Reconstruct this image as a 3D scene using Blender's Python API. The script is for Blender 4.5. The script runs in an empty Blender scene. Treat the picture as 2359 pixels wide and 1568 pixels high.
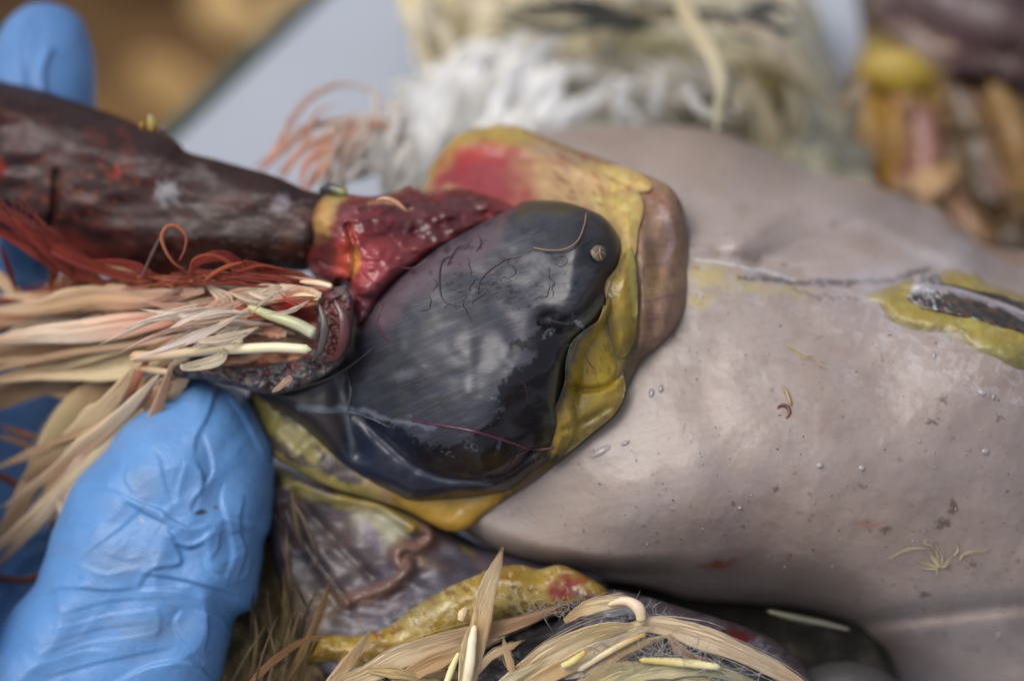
import bpy, math, random
import numpy as np
from mathutils import Vector

# ------------------------------------------------------------------ camera, sky, sun, exposure
S = bpy.context.scene
COL = S.collection
S.unit_settings.scale_length = 0.01            # one unit is one centimetre
random.seed(7)
RS = np.random.RandomState(11)

TH = math.radians(50)                          # the camera looks 50 degrees down
FD = np.array([0, math.cos(TH), -math.sin(TH)])
UD = np.array([0, math.sin(TH), math.cos(TH)])
RD = np.array([1.0, 0, 0])
DIST, WID = 30.0, 13.0                         # focus distance and picture width there, cm
CAM = np.array([0, 0, 4.5]) - DIST * FD
cd = bpy.data.cameras.new('camera')
cam = bpy.data.objects.new('camera', cd); COL.objects.link(cam)
cam.location = CAM.tolist(); cam.rotation_euler = (math.radians(90) - TH, 0, 0)
cd.sensor_fit = 'HORIZONTAL'; cd.lens = 55; cd.sensor_width = 55 * WID / DIST
cd.clip_start = 1; cd.clip_end = 20000
cd.dof.use_dof = True; cd.dof.focus_distance = DIST; cd.dof.aperture_fstop = 0.047
S.camera = cam

SUN_EL, SUN_AZ = math.radians(62), math.radians(-95)   # azimuth from +Y towards +X
w = bpy.data.worlds.new('World'); S.world = w; w.use_nodes = True
nt = w.node_tree; nt.nodes.clear()
sky = nt.nodes.new('ShaderNodeTexSky'); sky.sky_type = 'NISHITA'; sky.sun_disc = False
sky.sun_elevation = SUN_EL; sky.sun_rotation = SUN_AZ; sky.air_density = 1.0; sky.dust_density = 4; sky.ozone_density = 1
hs = nt.nodes.new('ShaderNodeHueSaturation'); hs.inputs['Saturation'].default_value = 0.45
bg = nt.nodes.new('ShaderNodeBackground'); bg.inputs[1].default_value = 0.13
wo = nt.nodes.new('ShaderNodeOutputWorld')
nt.links.new(sky.outputs[0], hs.inputs['Color']); nt.links.new(hs.outputs[0], bg.inputs[0]); nt.links.new(bg.outputs[0], wo.inputs[0])
sl = bpy.data.lights.new('sun', 'SUN'); sl.energy = 1.5; sl.angle = math.radians(40); sl.color = (1, .96, .9)
so = bpy.data.objects.new('sun', sl); COL.objects.link(so)
sd = Vector((math.sin(SUN_AZ) * math.cos(SUN_EL), math.cos(SUN_AZ) * math.cos(SUN_EL), math.sin(SUN_EL)))
so.rotation_euler = sd.to_track_quat('Z', 'Y').to_euler(); so.location = (sd * 100)
S.view_settings.view_transform = 'Standard'; S.view_settings.look = 'None'
S.view_settings.exposure = 0.3; S.view_settings.gamma = 1

# ------------------------------------------------------------------ maths helpers
CQ = WID / 2358.0                              # cm per layout unit in the focus plane
def W(x, y, d):
    """layout position (x right, y down) at depth d beyond the focus plane -> world point"""
    x = np.asarray(x, float); y = np.asarray(y, float); d = np.asarray(d, float)
    s = (DIST + d) / DIST
    X = (x - 1179) * CQ * s; Y = (784 - y) * CQ * s
    return CAM + (DIST + d)[..., None] * FD + X[..., None] * RD + Y[..., None] * UD
def P(v):
    v = v - CAM; dep = v @ FD
    return (v @ RD) * DIST / dep / CQ + 1179, 784 - (v @ UD) * DIST / dep / CQ, dep - DIST
TZ = -1.6                                      # height of the tray surface
def tray_d(x, y, z=-1.6):
    """depth where the ray through x, y meets height z"""
    k = -math.sin(TH) + math.cos(TH) * (784 - np.asarray(y, float)) * CQ / DIST
    return (z - CAM[2]) / k - DIST
def lin(c):
    c = np.array(c[:3], float) / 255
    return .8 * np.where(c <= .04045, c / 12.92, ((c + .055) / 1.055) ** 2.4)
_pr = np.random.RandomState(3).permutation(256); PERM = np.concatenate([_pr, _pr, _pr]).astype(np.int32)
RV = np.random.RandomState(5).rand(256)
def vn(x, y, z=0.0):
    x, y, z = np.broadcast_arrays(np.asarray(x, float), np.asarray(y, float), np.asarray(z, float))
    ix, iy, iz = np.floor(x).astype(np.int64), np.floor(y).astype(np.int64), np.floor(z).astype(np.int64)
    fx, fy, fz = x - ix, y - iy, z - iz
    fx = fx * fx * (3 - 2 * fx); fy = fy * fy * (3 - 2 * fy); fz = fz * fz * (3 - 2 * fz)
    ix &= 255; iy &= 255; iz &= 255
    def h(a, b, c): return RV[PERM[PERM[PERM[a & 255] + (b & 255)] + (c & 255)]]
    def l(a, b, t): return a + (b - a) * t
    r0 = l(l(h(ix, iy, iz), h(ix + 1, iy, iz), fx), l(h(ix, iy + 1, iz), h(ix + 1, iy + 1, iz), fx), fy)
    if not np.any(fz): return r0 * 2 - 1
    r1 = l(l(h(ix, iy, iz + 1), h(ix + 1, iy, iz + 1), fx), l(h(ix, iy + 1, iz + 1), h(ix + 1, iy + 1, iz + 1), fx), fy)
    return l(r0, r1, fz) * 2 - 1
def fbm(x, y, z=0.0, o=4):
    s = 0; a = .5; k = 1.0
    for i in range(o):
        s = s + a * vn(x * k + 17.3 * i, y * k + 5.1 * i, z * k if np.ndim(z) else z + 3.7 * i if z else 0.0); a *= .5; k *= 2.03
    return s
def rot(x, y, ang):
    a = math.radians(ang); c, s = math.cos(a), math.sin(a)
    return x * c + y * s, -x * s + y * c
def cr(pts, n, closed=False):
    """Catmull-Rom through pts"""
    p = np.array(pts, float); m = len(p)
    if closed: q = np.vstack([p[-1], p, p[0], p[1]]); segs = m
    else: q = np.vstack([2 * p[0] - p[1], p, 2 * p[-1] - p[-2]]); segs = m - 1
    t = np.linspace(0, 1, n, endpoint=False)[:, None]; out = []
    for i in range(segs):
        a, b, c, d = q[i], q[i + 1], q[i + 2], q[i + 3]
        out.append(.5 * (2 * b + (c - a) * t + (2 * a - 5 * b + 4 * c - d) * t * t + (3 * b - a - 3 * c + d) * t ** 3))
    out = np.vstack(out)
    return out if closed else np.vstack([out, p[-1]])
def dline(x, y, pts):
    """distance to a polyline, and position 0..1 along it, and signed side"""
    pts = np.asarray(pts, float)[:, :2]; best = np.full(x.shape, 1e18); bt = np.zeros(x.shape); sg = np.zeros(x.shape); cx = np.zeros(x.shape); cy = np.zeros(x.shape)
    L = np.concatenate([[0], np.cumsum(np.hypot(*(pts[1:] - pts[:-1]).T))]); tot = L[-1] + 1e-9
    for i in range(len(pts) - 1):
        ax, ay = pts[i]; dx, dy = pts[i + 1] - pts[i]; l2 = dx * dx + dy * dy + 1e-12
        t = np.clip(((x - ax) * dx + (y - ay) * dy) / l2, 0, 1)
        px, py = ax + t * dx, ay + t * dy; dd = (x - px) ** 2 + (y - py) ** 2
        m = dd < best
        best = np.where(m, dd, best); bt = np.where(m, (L[i] + t * math.sqrt(l2)) / tot, bt); cx = np.where(m, px, cx); cy = np.where(m, py, cy)
        sg = np.where(m, np.sign(dx * (y - ay) - dy * (x - ax)), sg)
    return np.sqrt(best), bt, sg, cx, cy
def inside(x, y, pts):
    r = np.zeros(x.shape, bool); n = len(pts)
    for i in range(n):
        x0, y0 = pts[i][:2]; x1, y1 = pts[(i + 1) % n][:2]
        if y0 == y1: continue
        c = ((y0 > y) != (y1 > y)) & (x < (x1 - x0) * (y - y0) / (y1 - y0) + x0); r ^= c
    return r
def sdf(x, y, pts):
    c = np.vstack([pts, pts[:1]]); d, _, _, cx, cy = dline(x, y, c)
    return np.where(inside(x, y, pts), d, -d), cx, cy
def ss(a, b, x):
    t = np.clip((x - a) / (b - a), 0, 1); return t * t * (3 - 2 * t)
def rbf(ctrl, s=140.0):
    """smooth field through control points (x, y, value)"""
    c = np.array(ctrl, float); X = c[:, :2] / s
    def k(r): return np.sqrt(r * r + .4)
    A = k(np.hypot(X[:, None, 0] - X[None, :, 0], X[:, None, 1] - X[None, :, 1])); n = len(c)
    M = np.zeros((n + 3, n + 3)); M[:n, :n] = A + np.eye(n) * 1e-6; M[:n, n] = 1; M[:n, n + 1:] = X; M[n, :n] = 1; M[n + 1:, :n] = X.T
    sol = np.linalg.solve(M, np.concatenate([c[:, 2], [0, 0, 0]]))
    def f(x, y):
        x = np.asarray(x, float) / s; y = np.asarray(y, float) / s; r = sol[n] + sol[n + 1] * x + sol[n + 2] * y
        for i in range(n): r = r + sol[i] * k(np.hypot(x - X[i, 0], y - X[i, 1]))
        return r
    return f

# ------------------------------------------------------------------ objects
def empty(name, label, cat, loc, group=None):
    o = bpy.data.objects.new(name, None); COL.objects.link(o); o.location = loc; o.empty_display_size = 1
    o['label'] = label; o['category'] = cat
    if group: o['group'] = group
    return o
def mk(name, v, f, mat, col=None, parent=None, smooth=True, uv=None):
    v = np.asarray(v, float); cen = (v.min(0) + v.max(0)) / 2
    me = bpy.data.meshes.new(name)
    if isinstance(f, np.ndarray) and f.ndim == 2:
        k = f.shape[1]; me.vertices.add(len(v)); me.vertices.foreach_set('co', (v - cen).astype(np.float32).ravel())
        me.loops.add(f.size); me.loops.foreach_set('vertex_index', f.astype(np.int32).ravel())
        me.polygons.add(len(f)); me.polygons.foreach_set('loop_start', np.arange(0, f.size, k, dtype=np.int32))
        me.update(calc_edges=True)
    else:
        me.from_pydata((v - cen).tolist(), [], [list(map(int, q)) for q in f])
    me.validate()
    me.polygons.foreach_set('use_smooth', np.full(len(me.polygons), smooth)); 
    if col is not None and len(me.vertices) == len(v):
        a = me.color_attributes.new('Col', 'FLOAT_COLOR', 'POINT')
        c = np.asarray(col, float)
        if c.ndim == 1: c = np.tile(c, (len(v), 1))
        if c.shape[1] == 3: c = np.hstack([c, np.full((len(c), 1), .5)])
        a.data.foreach_set('color', c.astype(np.float32).ravel())
    if uv is not None and len(me.vertices) == len(v):
        a = me.attributes.new('strand', 'FLOAT_VECTOR', 'POINT')
        u3 = np.zeros((len(v), 3)); u3[:, :uv.shape[1]] = uv
        a.data.foreach_set('vector', u3.astype(np.float32).ravel())
    me.materials.append(mat)
    o = bpy.data.objects.new(name, me); COL.objects.link(o)
    base = Vector((0, 0, 0)); p = parent
    while p is not None: base += p.location; p = p.parent
    o.location = Vector(cen.tolist()) - base
    if parent: o.parent = parent
    return o
def tag(o, label=None, cat=None, group=None, kind=None):
    if label: o['label'] = label
    if cat: o['category'] = cat
    if group: o['group'] = group
    if kind: o['kind'] = kind
    return o

# ------------------------------------------------------------------ materials
def mat(name, rough=None, bump=.3, bscale=6, det=5, sss=0.0, sssr=(.3, .12, .08), coat=0.0, coatr=.15, spec=.5, var=.12, vscale=3.0, strand=0, rvar=.15, stretch=None, hole=None, trans=0.0):
    m = bpy.data.materials.new(name); m.use_nodes = True; t = m.node_tree; N = t.nodes; L = t.links; b = N['Principled BSDF']
    at = N.new('ShaderNodeAttribute'); at.attribute_name = 'Col'
    tc = N.new('ShaderNodeTexCoord')
    mp = N.new('ShaderNodeMapping'); L.new(tc.outputs['Object'], mp.inputs[0])
    if stretch: mp.inputs['Rotation'].default_value = stretch[0]; mp.inputs['Scale'].default_value = stretch[1]
    vec = mp.outputs[0]
    if strand:
        a2 = N.new('ShaderNodeAttribute'); a2.attribute_name = 'strand'
        m2 = N.new('ShaderNodeMapping'); m2.inputs['Scale'].default_value = (1.2, strand, 1); L.new(a2.outputs['Vector'], m2.inputs[0]); vec2 = m2.outputs[0]
    n1 = N.new('ShaderNodeTexNoise'); n1.inputs['Scale'].default_value = vscale; n1.inputs['Detail'].default_value = 4
    L.new(vec2 if strand else vec, n1.inputs['Vector'])
    if strand: n1.inputs['Scale'].default_value = 1.0
    # colour variation
    mr = N.new('ShaderNodeMapRange'); mr.inputs[1].default_value = .25; mr.inputs[2].default_value = .75
    mr.inputs[3].default_value = 1 - var; mr.inputs[4].default_value = 1 + var; L.new(n1.outputs[0], mr.inputs[0])
    vm = N.new('ShaderNodeVectorMath'); vm.operation = 'SCALE'; L.new(at.outputs['Color'], vm.inputs[0]); L.new(mr.outputs[0], vm.inputs['Scale'])
    L.new(vm.outputs[0], b.inputs['Base Color'])
    n2 = N.new('ShaderNodeTexNoise'); n2.inputs['Scale'].default_value = bscale; n2.inputs['Detail'].default_value = det; n2.inputs['Roughness'].default_value = .6
    L.new(vec2 if strand else vec, n2.inputs['Vector'])
    if strand: n2.inputs['Scale'].default_value = 1.6
    # roughness: stored in the alpha of the colour attribute
    ad = N.new('ShaderNodeMath'); ad.operation = 'MULTIPLY_ADD'; ad.inputs[1].default_value = rvar * 2
    n3 = N.new('ShaderNodeTexNoise'); n3.inputs['Scale'].default_value = vscale * 1.7; n3.inputs['Detail'].default_value = 6; L.new(vec, n3.inputs['Vector'])
    sb = N.new('ShaderNodeMath'); sb.operation = 'SUBTRACT'; sb.inputs[1].default_value = .5; L.new(n3.outputs[0], sb.inputs[0])
    L.new(sb.outputs[0], ad.inputs[0]); ad.use_clamp = True
    if rough is None: L.new(at.outputs['Alpha'], ad.inputs[2])
    else: ad.inputs[2].default_value = rough
    L.new(ad.outputs[0], b.inputs['Roughness'])
    if bump:
        bp = N.new('ShaderNodeBump'); bp.inputs['Strength'].default_value = bump; bp.inputs['Distance'].default_value = .035
        L.new(n2.outputs[0], bp.inputs['Height']); L.new(bp.outputs[0], b.inputs['Normal'])
        if coat: L.new(bp.outputs[0], b.inputs['Coat Normal'])
    b.inputs['Specular IOR Level'].default_value = spec
    if sss: b.inputs['Subsurface Weight'].default_value = sss; b.inputs['Subsurface Radius'].default_value = sssr; b.inputs['Subsurface Scale'].default_value = .5
    if coat: b.inputs['Coat Weight'].default_value = coat; b.inputs['Coat Roughness'].default_value = coatr
    if trans: b.inputs['Transmission Weight'].default_value = trans; b.inputs['IOR'].default_value = 1.2
    return m
M_BREAST = mat('breast_film', None, .3, 9, 8, sss=.25, coat=.0, spec=.35, var=.05, vscale=.8, rvar=.15)
M_WET = mat('wet_tissue', None, .2, 6, 6, sss=.10, coat=.25, coatr=.15, spec=.5, var=.22, vscale=2.5, rvar=.2)
M_CROP = mat('crop_membrane', None, .10, 8, 8, coat=.0, coatr=.1, spec=.42, var=.05, vscale=2.2, rvar=.12, stretch=((0, 0, math.radians(-22)), (1, 4, 4)))
M_FAT = mat('fat', None, .25, 11, 5, sss=.4, sssr=(.3, .2, .05), coat=.15, coatr=.2, spec=.45, var=.08, vscale=3)
M_NECK = mat('neck_hide', None, .14, 6, 5, coat=.0, coatr=.3, spec=.28, var=.14, vscale=3, rvar=.25)
M_SKIN = mat('raw_skin', None, .35, 8, 6, coat=.12, coatr=.25, spec=.45, var=.14, vscale=4, rvar=.25)
M_GLOVE = mat('nitrile_glove', None, .2, 34, 3, coat=.0, spec=.4, var=.04, vscale=2, rvar=.12, sss=.1, sssr=(.05, .1, .2))
M_FEATH = mat('feather_barbs', None, .6, 5, 4, spec=.2, var=.16, strand=22, rvar=.1, sss=.2, sssr=(.3, .25, .18))
M_DOWN = mat('soft_down', None, .12, 5, 3, spec=.1, var=.10, strand=16, rvar=.05, sss=.6, sssr=(.6, .58, .5))
M_QUILL = mat('quill', None, .15, 8, 4, sss=.2, sssr=(.2, .15, .1), coat=.2, spec=.5, var=.08, vscale=4)
M_HAIR = mat('fine_strand', .55, 0, spec=.3, var=.12, vscale=4, rvar=.05)
M_TRAY = mat('tray_plastic', None, .05, 3, 4, spec=.4, var=.05, vscale=.35, rvar=.1)
M_GROUND = mat('forest_ground', .9, .6, .8, 8, spec=.2, var=.45, vscale=.12, rvar=.05)
M_LEAF = mat('dead_leaf', .8, .3, 2, 5, spec=.3, var=.25, vscale=.8, rvar=.05)

# ------------------------------------------------------------------ painting colours on a surface
class Paint:
    def __init__(s, x, y, base, rough=.5):
        s.x, s.y = x, y; s.c = np.tile(lin(base), (len(x), 1)); s.r = np.full(len(x), float(rough))
    def mix(s, m, col, rough=None):
        m = np.clip(m, 0, 1)
        if col is not None: s.c = s.c + (lin(col) - s.c) * m[:, None]
        if rough is not None: s.r = s.r + (rough - s.r) * m
    def wp(s, warp, sc, seed=0):
        if not warp: return s.x, s.y
        return s.x + warp * 2 * fbm(s.x / sc + seed, s.y / sc, 0.0, 5), s.y + warp * 2 * fbm(s.x / sc + 40 + seed, s.y / sc + 9, 0.0, 5)
    def blob(s, x, y, rx, ry, ang, col, amt=1, soft=.5, warp=0, sc=40, rough=None):
        X, Y = s.wp(warp, sc, x * .01); u, v = rot(X - x, Y - y, ang); r = np.hypot(u / rx, v / ry)
        s.mix(amt * (1 - ss(1 - soft, 1 + soft, r)), col, rough); return s
    def poly(s, pts, col, amt=1, soft=12, warp=0, sc=40, rough=None, smooth=True):
        X, Y = s.wp(warp, sc, pts[0][0] * .01); pp = cr(pts, 3, True) if smooth else np.array(pts, float)
        d, _, _ = sdf(X, Y, pp); s.mix(amt * ss(-soft, soft, d), col, rough); return s
    def line(s, pts, wd, col, amt=1, soft=1.0, warp=0, sc=40, rough=None, taper=False):
        X, Y = s.wp(warp, sc, pts[0][0] * .01); d, t, _, _, _ = dline(X, Y, cr(pts, 4)); ww = wd * (np.sqrt(np.clip(4 * t * (1 - t), .05, 1)) if taper else 1)
        s.mix(amt * (1 - ss(ww * (1 - soft * .5), ww * (1 + soft * .5), d)), col, rough); return s
    def noise(s, col, sc, lo=.0, hi=.3, amt=1, ang=0, st=1, seed=0, rough=None, mask=None, o=5):
        u, v = rot(s.x, s.y, ang); n = fbm(u / (sc * st) + seed, v / sc + seed * 1.7, 0.0, o); m = amt * ss(lo, hi, n)
        if mask is not None: m = m * mask
        s.mix(m, col, rough); return s
    def out(s): return np.hstack([s.c, s.r[:, None]])

def relief(name, outline, dfn, T, R, tb, step, m, paint, parent=None, disp=None, smooth=True, n=4, back=True, soft=False):
    """a rounded closed body: front surface at depth dfn inside the outline, rolling back by T at its rim; tb thick behind"""
    pts = cr(outline, n, True) if smooth else np.array(outline, float)
    x0, y0 = pts.min(0)[:2] - step; x1, y1 = pts.max(0)[:2] + step
    gx = np.arange(x0, x1 + step, step); gy = np.arange(y0, y1 + step, step)
    X, Y = np.meshgrid(gx, gy); s, cx, cy = sdf(X, Y, pts[:, :2])
    ok = s > -1.5 * step; c = ok[:-1, :-1] & ok[1:, :-1] & ok[:-1, 1:] & ok[1:, 1:]
    c &= (s[:-1, :-1] > 0) | (s[1:, :-1] > 0) | (s[:-1, 1:] > 0) | (s[1:, 1:] > 0)
    X = np.where(s <= 0, cx, X); Y = np.where(s <= 0, cy, Y); s = np.maximum(s, 0)
    idx = np.arange(X.size).reshape(X.shape)
    q = np.stack([idx[:-1, :-1][c], idx[1:, :-1][c], idx[1:, 1:][c], idx[:-1, 1:][c]], 1)
    used = np.unique(q); re = np.full(X.size, -1); re[used] = np.arange(len(used)); q = re[q]
    x, y, s = X.ravel()[used], Y.ravel()[used], s.ravel()[used]
    Rr = R(x, y) if callable(R) else R
    Tt = T(x, y) if callable(T) else T
    k = 1 - np.minimum(s / Rr, 1); prof = np.sqrt(np.clip(1 - k * k, 0, 1))
    df = dfn(x, y) if callable(dfn) else np.full(x.shape, float(dfn))
    e = prof
    fp = ss(0, 1, s / Rr) if soft else prof
    front = df + Tt * (1 - fp)
    if disp is not None: front = front + disp(x, y) * e
    bk = df + Tt + tb * prof
    rim = s <= 0
    nb = len(x); bi = np.arange(nb); inner = np.where(~rim)[0]; bi[inner] = nb + np.arange(len(inner))
    P1 = W(x, y, front)
    p = Paint(x, y, (128, 128, 128)); p.s = s; p = paint(p) or p; C = p.out()
    if back:
        P2 = W(x[inner], y[inner], bk[inner]); V = np.vstack([P1, P2]); F = np.vstack([q, bi[q][:, ::-1]]); C = np.vstack([C, C[inner]])
    else: V, F = P1, q
    # quads wound so that the front faces the camera
    return mk(name, V, F, m, C, parent)

def sweep(path, r, flat=1.0, n=24, m=12, twist=0.0, cap=True, rfn=None):
    """tube along layout path [(x,y,d)..], half-widths r (layout units), flat = thickness ratio"""
    path = np.array(path, float); r = np.atleast_1d(np.array(r, float))
    k = max(2, int(math.ceil(n / (len(path) - 1)))); pp = cr(path, k)
    t = np.linspace(0, 1, len(pp)); rr = np.interp(t, np.linspace(0, 1, len(r)), r) if len(r) > 1 else np.full(len(pp), r[0])
    if rfn is not None: rr = rfn(t, rr)
    w3 = W(pp[:, 0], pp[:, 1], pp[:, 2]); tg = np.gradient(w3, axis=0); tg /= np.linalg.norm(tg, axis=1)[:, None] + 1e-9
    view = w3 - CAM; view /= np.linalg.norm(view, axis=1)[:, None]
    sd_ = np.cross(tg, view); ln = np.linalg.norm(sd_, axis=1)[:, None]; sd_ = sd_ / (ln + 1e-6)
    nr = np.cross(sd_, tg)
    if np.ndim(twist) or twist:
        tw = np.interp(t, np.linspace(0, 1, len(np.atleast_1d(twist))), np.atleast_1d(twist)) if np.ndim(twist) else np.full(len(t), twist)
        c, s_ = np.cos(np.radians(tw))[:, None], np.sin(np.radians(tw))[:, None]; sd_, nr = sd_ * c + nr * s_, nr * c - sd_ * s_
    sc = rr * CQ * (DIST + pp[:, 2]) / DIST
    a = np.linspace(0, 2 * math.pi, m, endpoint=False)
    V = w3[:, None, :] + sd_[:, None, :] * (np.cos(a)[None, :, None] * sc[:, None, None]) + nr[:, None, :] * (np.sin(a)[None, :, None] * sc[:, None, None] * flat)
    K = len(pp); V = V.reshape(-1, 3); i = np.arange(K - 1)[:, None] * m; j = np.arange(m)[None, :]; j2 = (j + 1) % m
    F = np.stack([i + j, i + j2, i + m + j2, i + m + j], -1).reshape(-1, 4)
    uv = np.stack([np.repeat(t, m), np.tile(np.cos(a) * .5 + .5, K)], 1); tt = np.repeat(t, m)
    if cap:   # tip caps as quads collapsed onto a centre vertex
        V = np.vstack([V, w3[0], w3[-1]]); c0, c1 = K * m, K * m + 1
        jj = np.arange(0, m, 2)
        F = np.vstack([F, np.stack([np.full(len(jj), c0), (jj + 2) % m, (jj + 1) % m, jj], 1), np.stack([np.full(len(jj), c1), (K - 1) * m + jj, (K - 1) * m + (jj + 1) % m, (K - 1) * m + (jj + 2) % m], 1)])
        uv = np.vstack([uv, [0, .5], [1, .5]]); tt = np.concatenate([tt, [0, 1]])
    return V, F, uv, tt
def join(parts):
    V, F, U, C = [], [], [], []; o = 0
    for v, f, u, c in parts: V.append(v); F.append(f + o); U.append(u); C.append(c); o += len(v)
    return np.vstack(V), np.vstack(F), np.vstack(U), np.vstack(C)
def grad(cols, t, rough):
    cs = np.array([lin(c) for c in cols]); xs = np.linspace(0, 1, len(cs))
    return np.stack([np.interp(t, xs, cs[:, i]) for i in range(3)] + [np.full(len(t), rough)], 1)
def rounded(t, r): return r * np.sqrt(np.clip(1 - np.clip(1 - np.minimum(t, 1 - t) / .04, 0, 1) ** 2, .02, 1))
def tube(name, path, r, cols, m, parent=None, flat=1.0, n=20, ms=10, rough=.4, rfn=rounded, twist=0.0):
    v, f, u, t = sweep(path, r, flat, n, ms, twist=twist, rfn=rfn)
    return mk(name, v, f, m, grad(cols, t, rough), parent, uv=u)
def feather(path, wd, cols, parent, strands=10, flat=.12, fray=.5, tip=.12, name='feather', rough=.65, seed=None, shaft=None, twist=0.0, n=20, hair=1.4, root=.45, m=None):
    """a matted feather: a thin curved blade with split barbs lying along it"""
    rs = np.random.RandomState(seed if seed is not None else RS.randint(1 << 30))
    path = np.array(path, float); parts = []
    ph = rs.rand() * 50
    def prof(t, r):
        return r * (root + (1 - root) * np.sin(np.clip(t * 2.2, 0, 1) * math.pi / 2)) * np.clip((1 - t) / .55, 0, 1) ** .7 * (1 + .22 * fbm(t * 9 + ph, t * 0, 0.0, 3)) + .25
    v, f, u, t = sweep(path, [wd], flat, n, 14, rfn=prof, twist=twist)
    uu = u[:, 1] * 7 + ph; v = v + (np.array([0, 0, 1.0]) - FD)[None] * (wd * CQ * .05 * fbm(uu, u[:, 0] * 1.5, 0.0, 2))[:, None]; parts.append((v, f, u, grad(cols, t, rough)))
    pp = cr(path, 8); tt = np.linspace(0, 1, len(pp)); d = np.gradient(pp[:, :2], axis=0); nrm = np.stack([-d[:, 1], d[:, 0]], 1); nrm /= np.linalg.norm(nrm, axis=1)[:, None] + 1e-9
    for i in range(strands):
        a0 = rs.uniform(-1, 1); a1 = a0 * rs.uniform(.5, 1 + fray) + rs.uniform(-fray, fray) * .6; t0 = rs.uniform(0, .55); t1 = min(1.0 , t0 + rs.uniform(.35, .8)); ov = rs.uniform(-.02, tip) if t1 > .97 else 0
        k = 7; ts = np.linspace(t0, t1, k); pr = prof(ts, wd)
        px = np.interp(ts, tt, pp[:, 0]); py = np.interp(ts, tt, pp[:, 1]); pd = np.interp(ts, tt, pp[:, 2]); nx = np.interp(ts, tt, nrm[:, 0]); ny = np.interp(ts, tt, nrm[:, 1])
        off = (a0 + (a1 - a0) * np.linspace(0, 1, k) ** 1.5) * np.maximum(pr, wd * .25 * (ts - t0)); 
        off += wd * .12 * fbm(ts * 6 + i * 3.1, ts * 0 + ph, 0.0, 2)
        px = px + nx * off; py = py + ny * off
        if ov > 0: px[-1] += (px[-1] - px[-2]) * ov * 4; py[-1] += (py[-1] - py[-2]) * ov * 4
        hw = hair * rs.uniform(.4, 1.1)
        dz = -(flat * wd * CQ * .95) * np.sqrt(np.clip(1 - (off / (np.maximum(pr, 1))) ** 2, 0, 1))
        v, f, u, t = sweep(np.stack([px, py, pd + dz], 1), [hw, hw * 1.2, hw * .9, hw * .25], .8, 12, 4)
        c = grad(cols, t0 + t * (t1 - t0), rough); c[:, :3] *= rs.uniform(.86, 1.12); parts.append((v, f, u + [0, i * .37], c))
    V, F, U, C = join(parts)
    if m is M_DOWN: C[:, :3] *= 1.2
    o = mk(name, V, F, m or M_FEATH, np.clip(C, 0, .93), parent, uv=U)
    if shaft: 
        tube('shaft', [(p[0], p[1], p[2] - flat * wd * CQ - .02) for p in path[:max(2, int(len(path) * .8))]], [shaft, shaft * .6], [cols[0], cols[-1]], M_QUILL, o, n=14, ms=8)
    return o
def strandset(name, paths, r, cols, parent, kind=None, m=None):
    parts = []
    for p in paths:
        v, f, u, t = sweep(p, [r, r, r * .4], 1, 14, 4); parts.append((v, f, u, grad(cols, t, .5)))
    V, F, U, C = join(parts); o = mk(name, V, F, m or M_HAIR, C, parent, uv=U)
    if kind: o['kind'] = kind
    return o
def J(x, a): return x + random.uniform(-a, a)

# ================================================================== the setting
def sheet(name, x0, y0, x1, y1, nx, ny, zf, m, colf, parent=None):
    gx, gy = np.meshgrid(np.linspace(x0, x1, nx), np.linspace(y0, y1, ny)); z = zf(gx, gy)
    V = np.stack([gx, gy, z], -1).reshape(-1, 3); i = np.arange(nx * ny).reshape(ny, nx)
    F = np.stack([i[:-1, :-1], i[:-1, 1:], i[1:, 1:], i[1:, :-1]], -1).reshape(-1, 4)
    return mk(name, V, F, m, colf(V[:, 0], V[:, 1]), parent)
GZ = -22.0
def ground_col(x, y):
    p = Paint(x, y, (92, 68, 42), .9); p.noise((70, 50, 34), 9, -.1, .25, .8); p.noise((120, 92, 56), 7, .0, .3, .8, seed=4); return p.out()
tag(sheet('ground', -9000, -9000, 9000, 9000, 40, 40, lambda x, y: x * 0 + GZ - .6, M_GROUND, ground_col), kind='structure')
g2 = tag(sheet('soil_patch', -90, -60, 70, 130, 160, 190, lambda x, y: GZ + .8 * fbm(x / 12, y / 12, 0.0, 4), M_GROUND, ground_col), kind='structure')
# dead leaves and wood chips covering the ground
def litter():
    parts = []
    rs = np.random.RandomState(4)
    cols = [(188, 158, 112), (178, 146, 98), (160, 128, 80), (205, 176, 130), (120, 90, 58), (92, 66, 48), (150, 126, 60)]
    for k in range(2600):
        cx, cy = rs.uniform(-60, 20), rs.uniform(5, 90); L = rs.uniform(2.0, 5.0); wd = L * rs.uniform(.3, .55); a = rs.uniform(0, 6.28)
        g0 = float(fbm(cx / 4.2, cy / 4.2, 0.0, 2))
        if g0 < -.16: continue
        n, m = 7, 5; s = np.linspace(0, 1, n); h = rs.uniform(.1, .9)
        g = np.linspace(-1, 1, m); ww = wd * np.sin(np.clip(s, .02, .98) * math.pi) ** .8
        X = (s * L)[:, None] + 0 * g; Y = ww[:, None] * g * .5; Z = h * np.sin(s * math.pi)[:, None] + .25 * (g ** 2)[None, :] * wd * .4 + 0 * X
        up = np.stack([X * math.cos(a) - Y * math.sin(a) + cx, X * math.sin(a) + Y * math.cos(a) + cy, Z + GZ + .6 + rs.uniform(0, .8)], -1).reshape(-1, 3)
        lo = up - [0, 0, .06]; i = np.arange(n * m).reshape(n, m); q = np.stack([i[:-1, :-1], i[1:, :-1], i[1:, 1:], i[:-1, 1:]], -1).reshape(-1, 4)
        c = lin(cols[min(6, max(0, int(2.6 - g0 * 17 + rs.normal(0, .7))))]); c = np.tile(np.append(c, .8), (2 * n * m, 1))
        parts.append((np.vstack([up, lo]), np.vstack([q[:, ::-1], q + n * m]), np.zeros((2 * n * m, 2)), c))
    V, F, U, C = join(parts); return mk('leaf_litter', V, F, M_LEAF, C)
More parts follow.
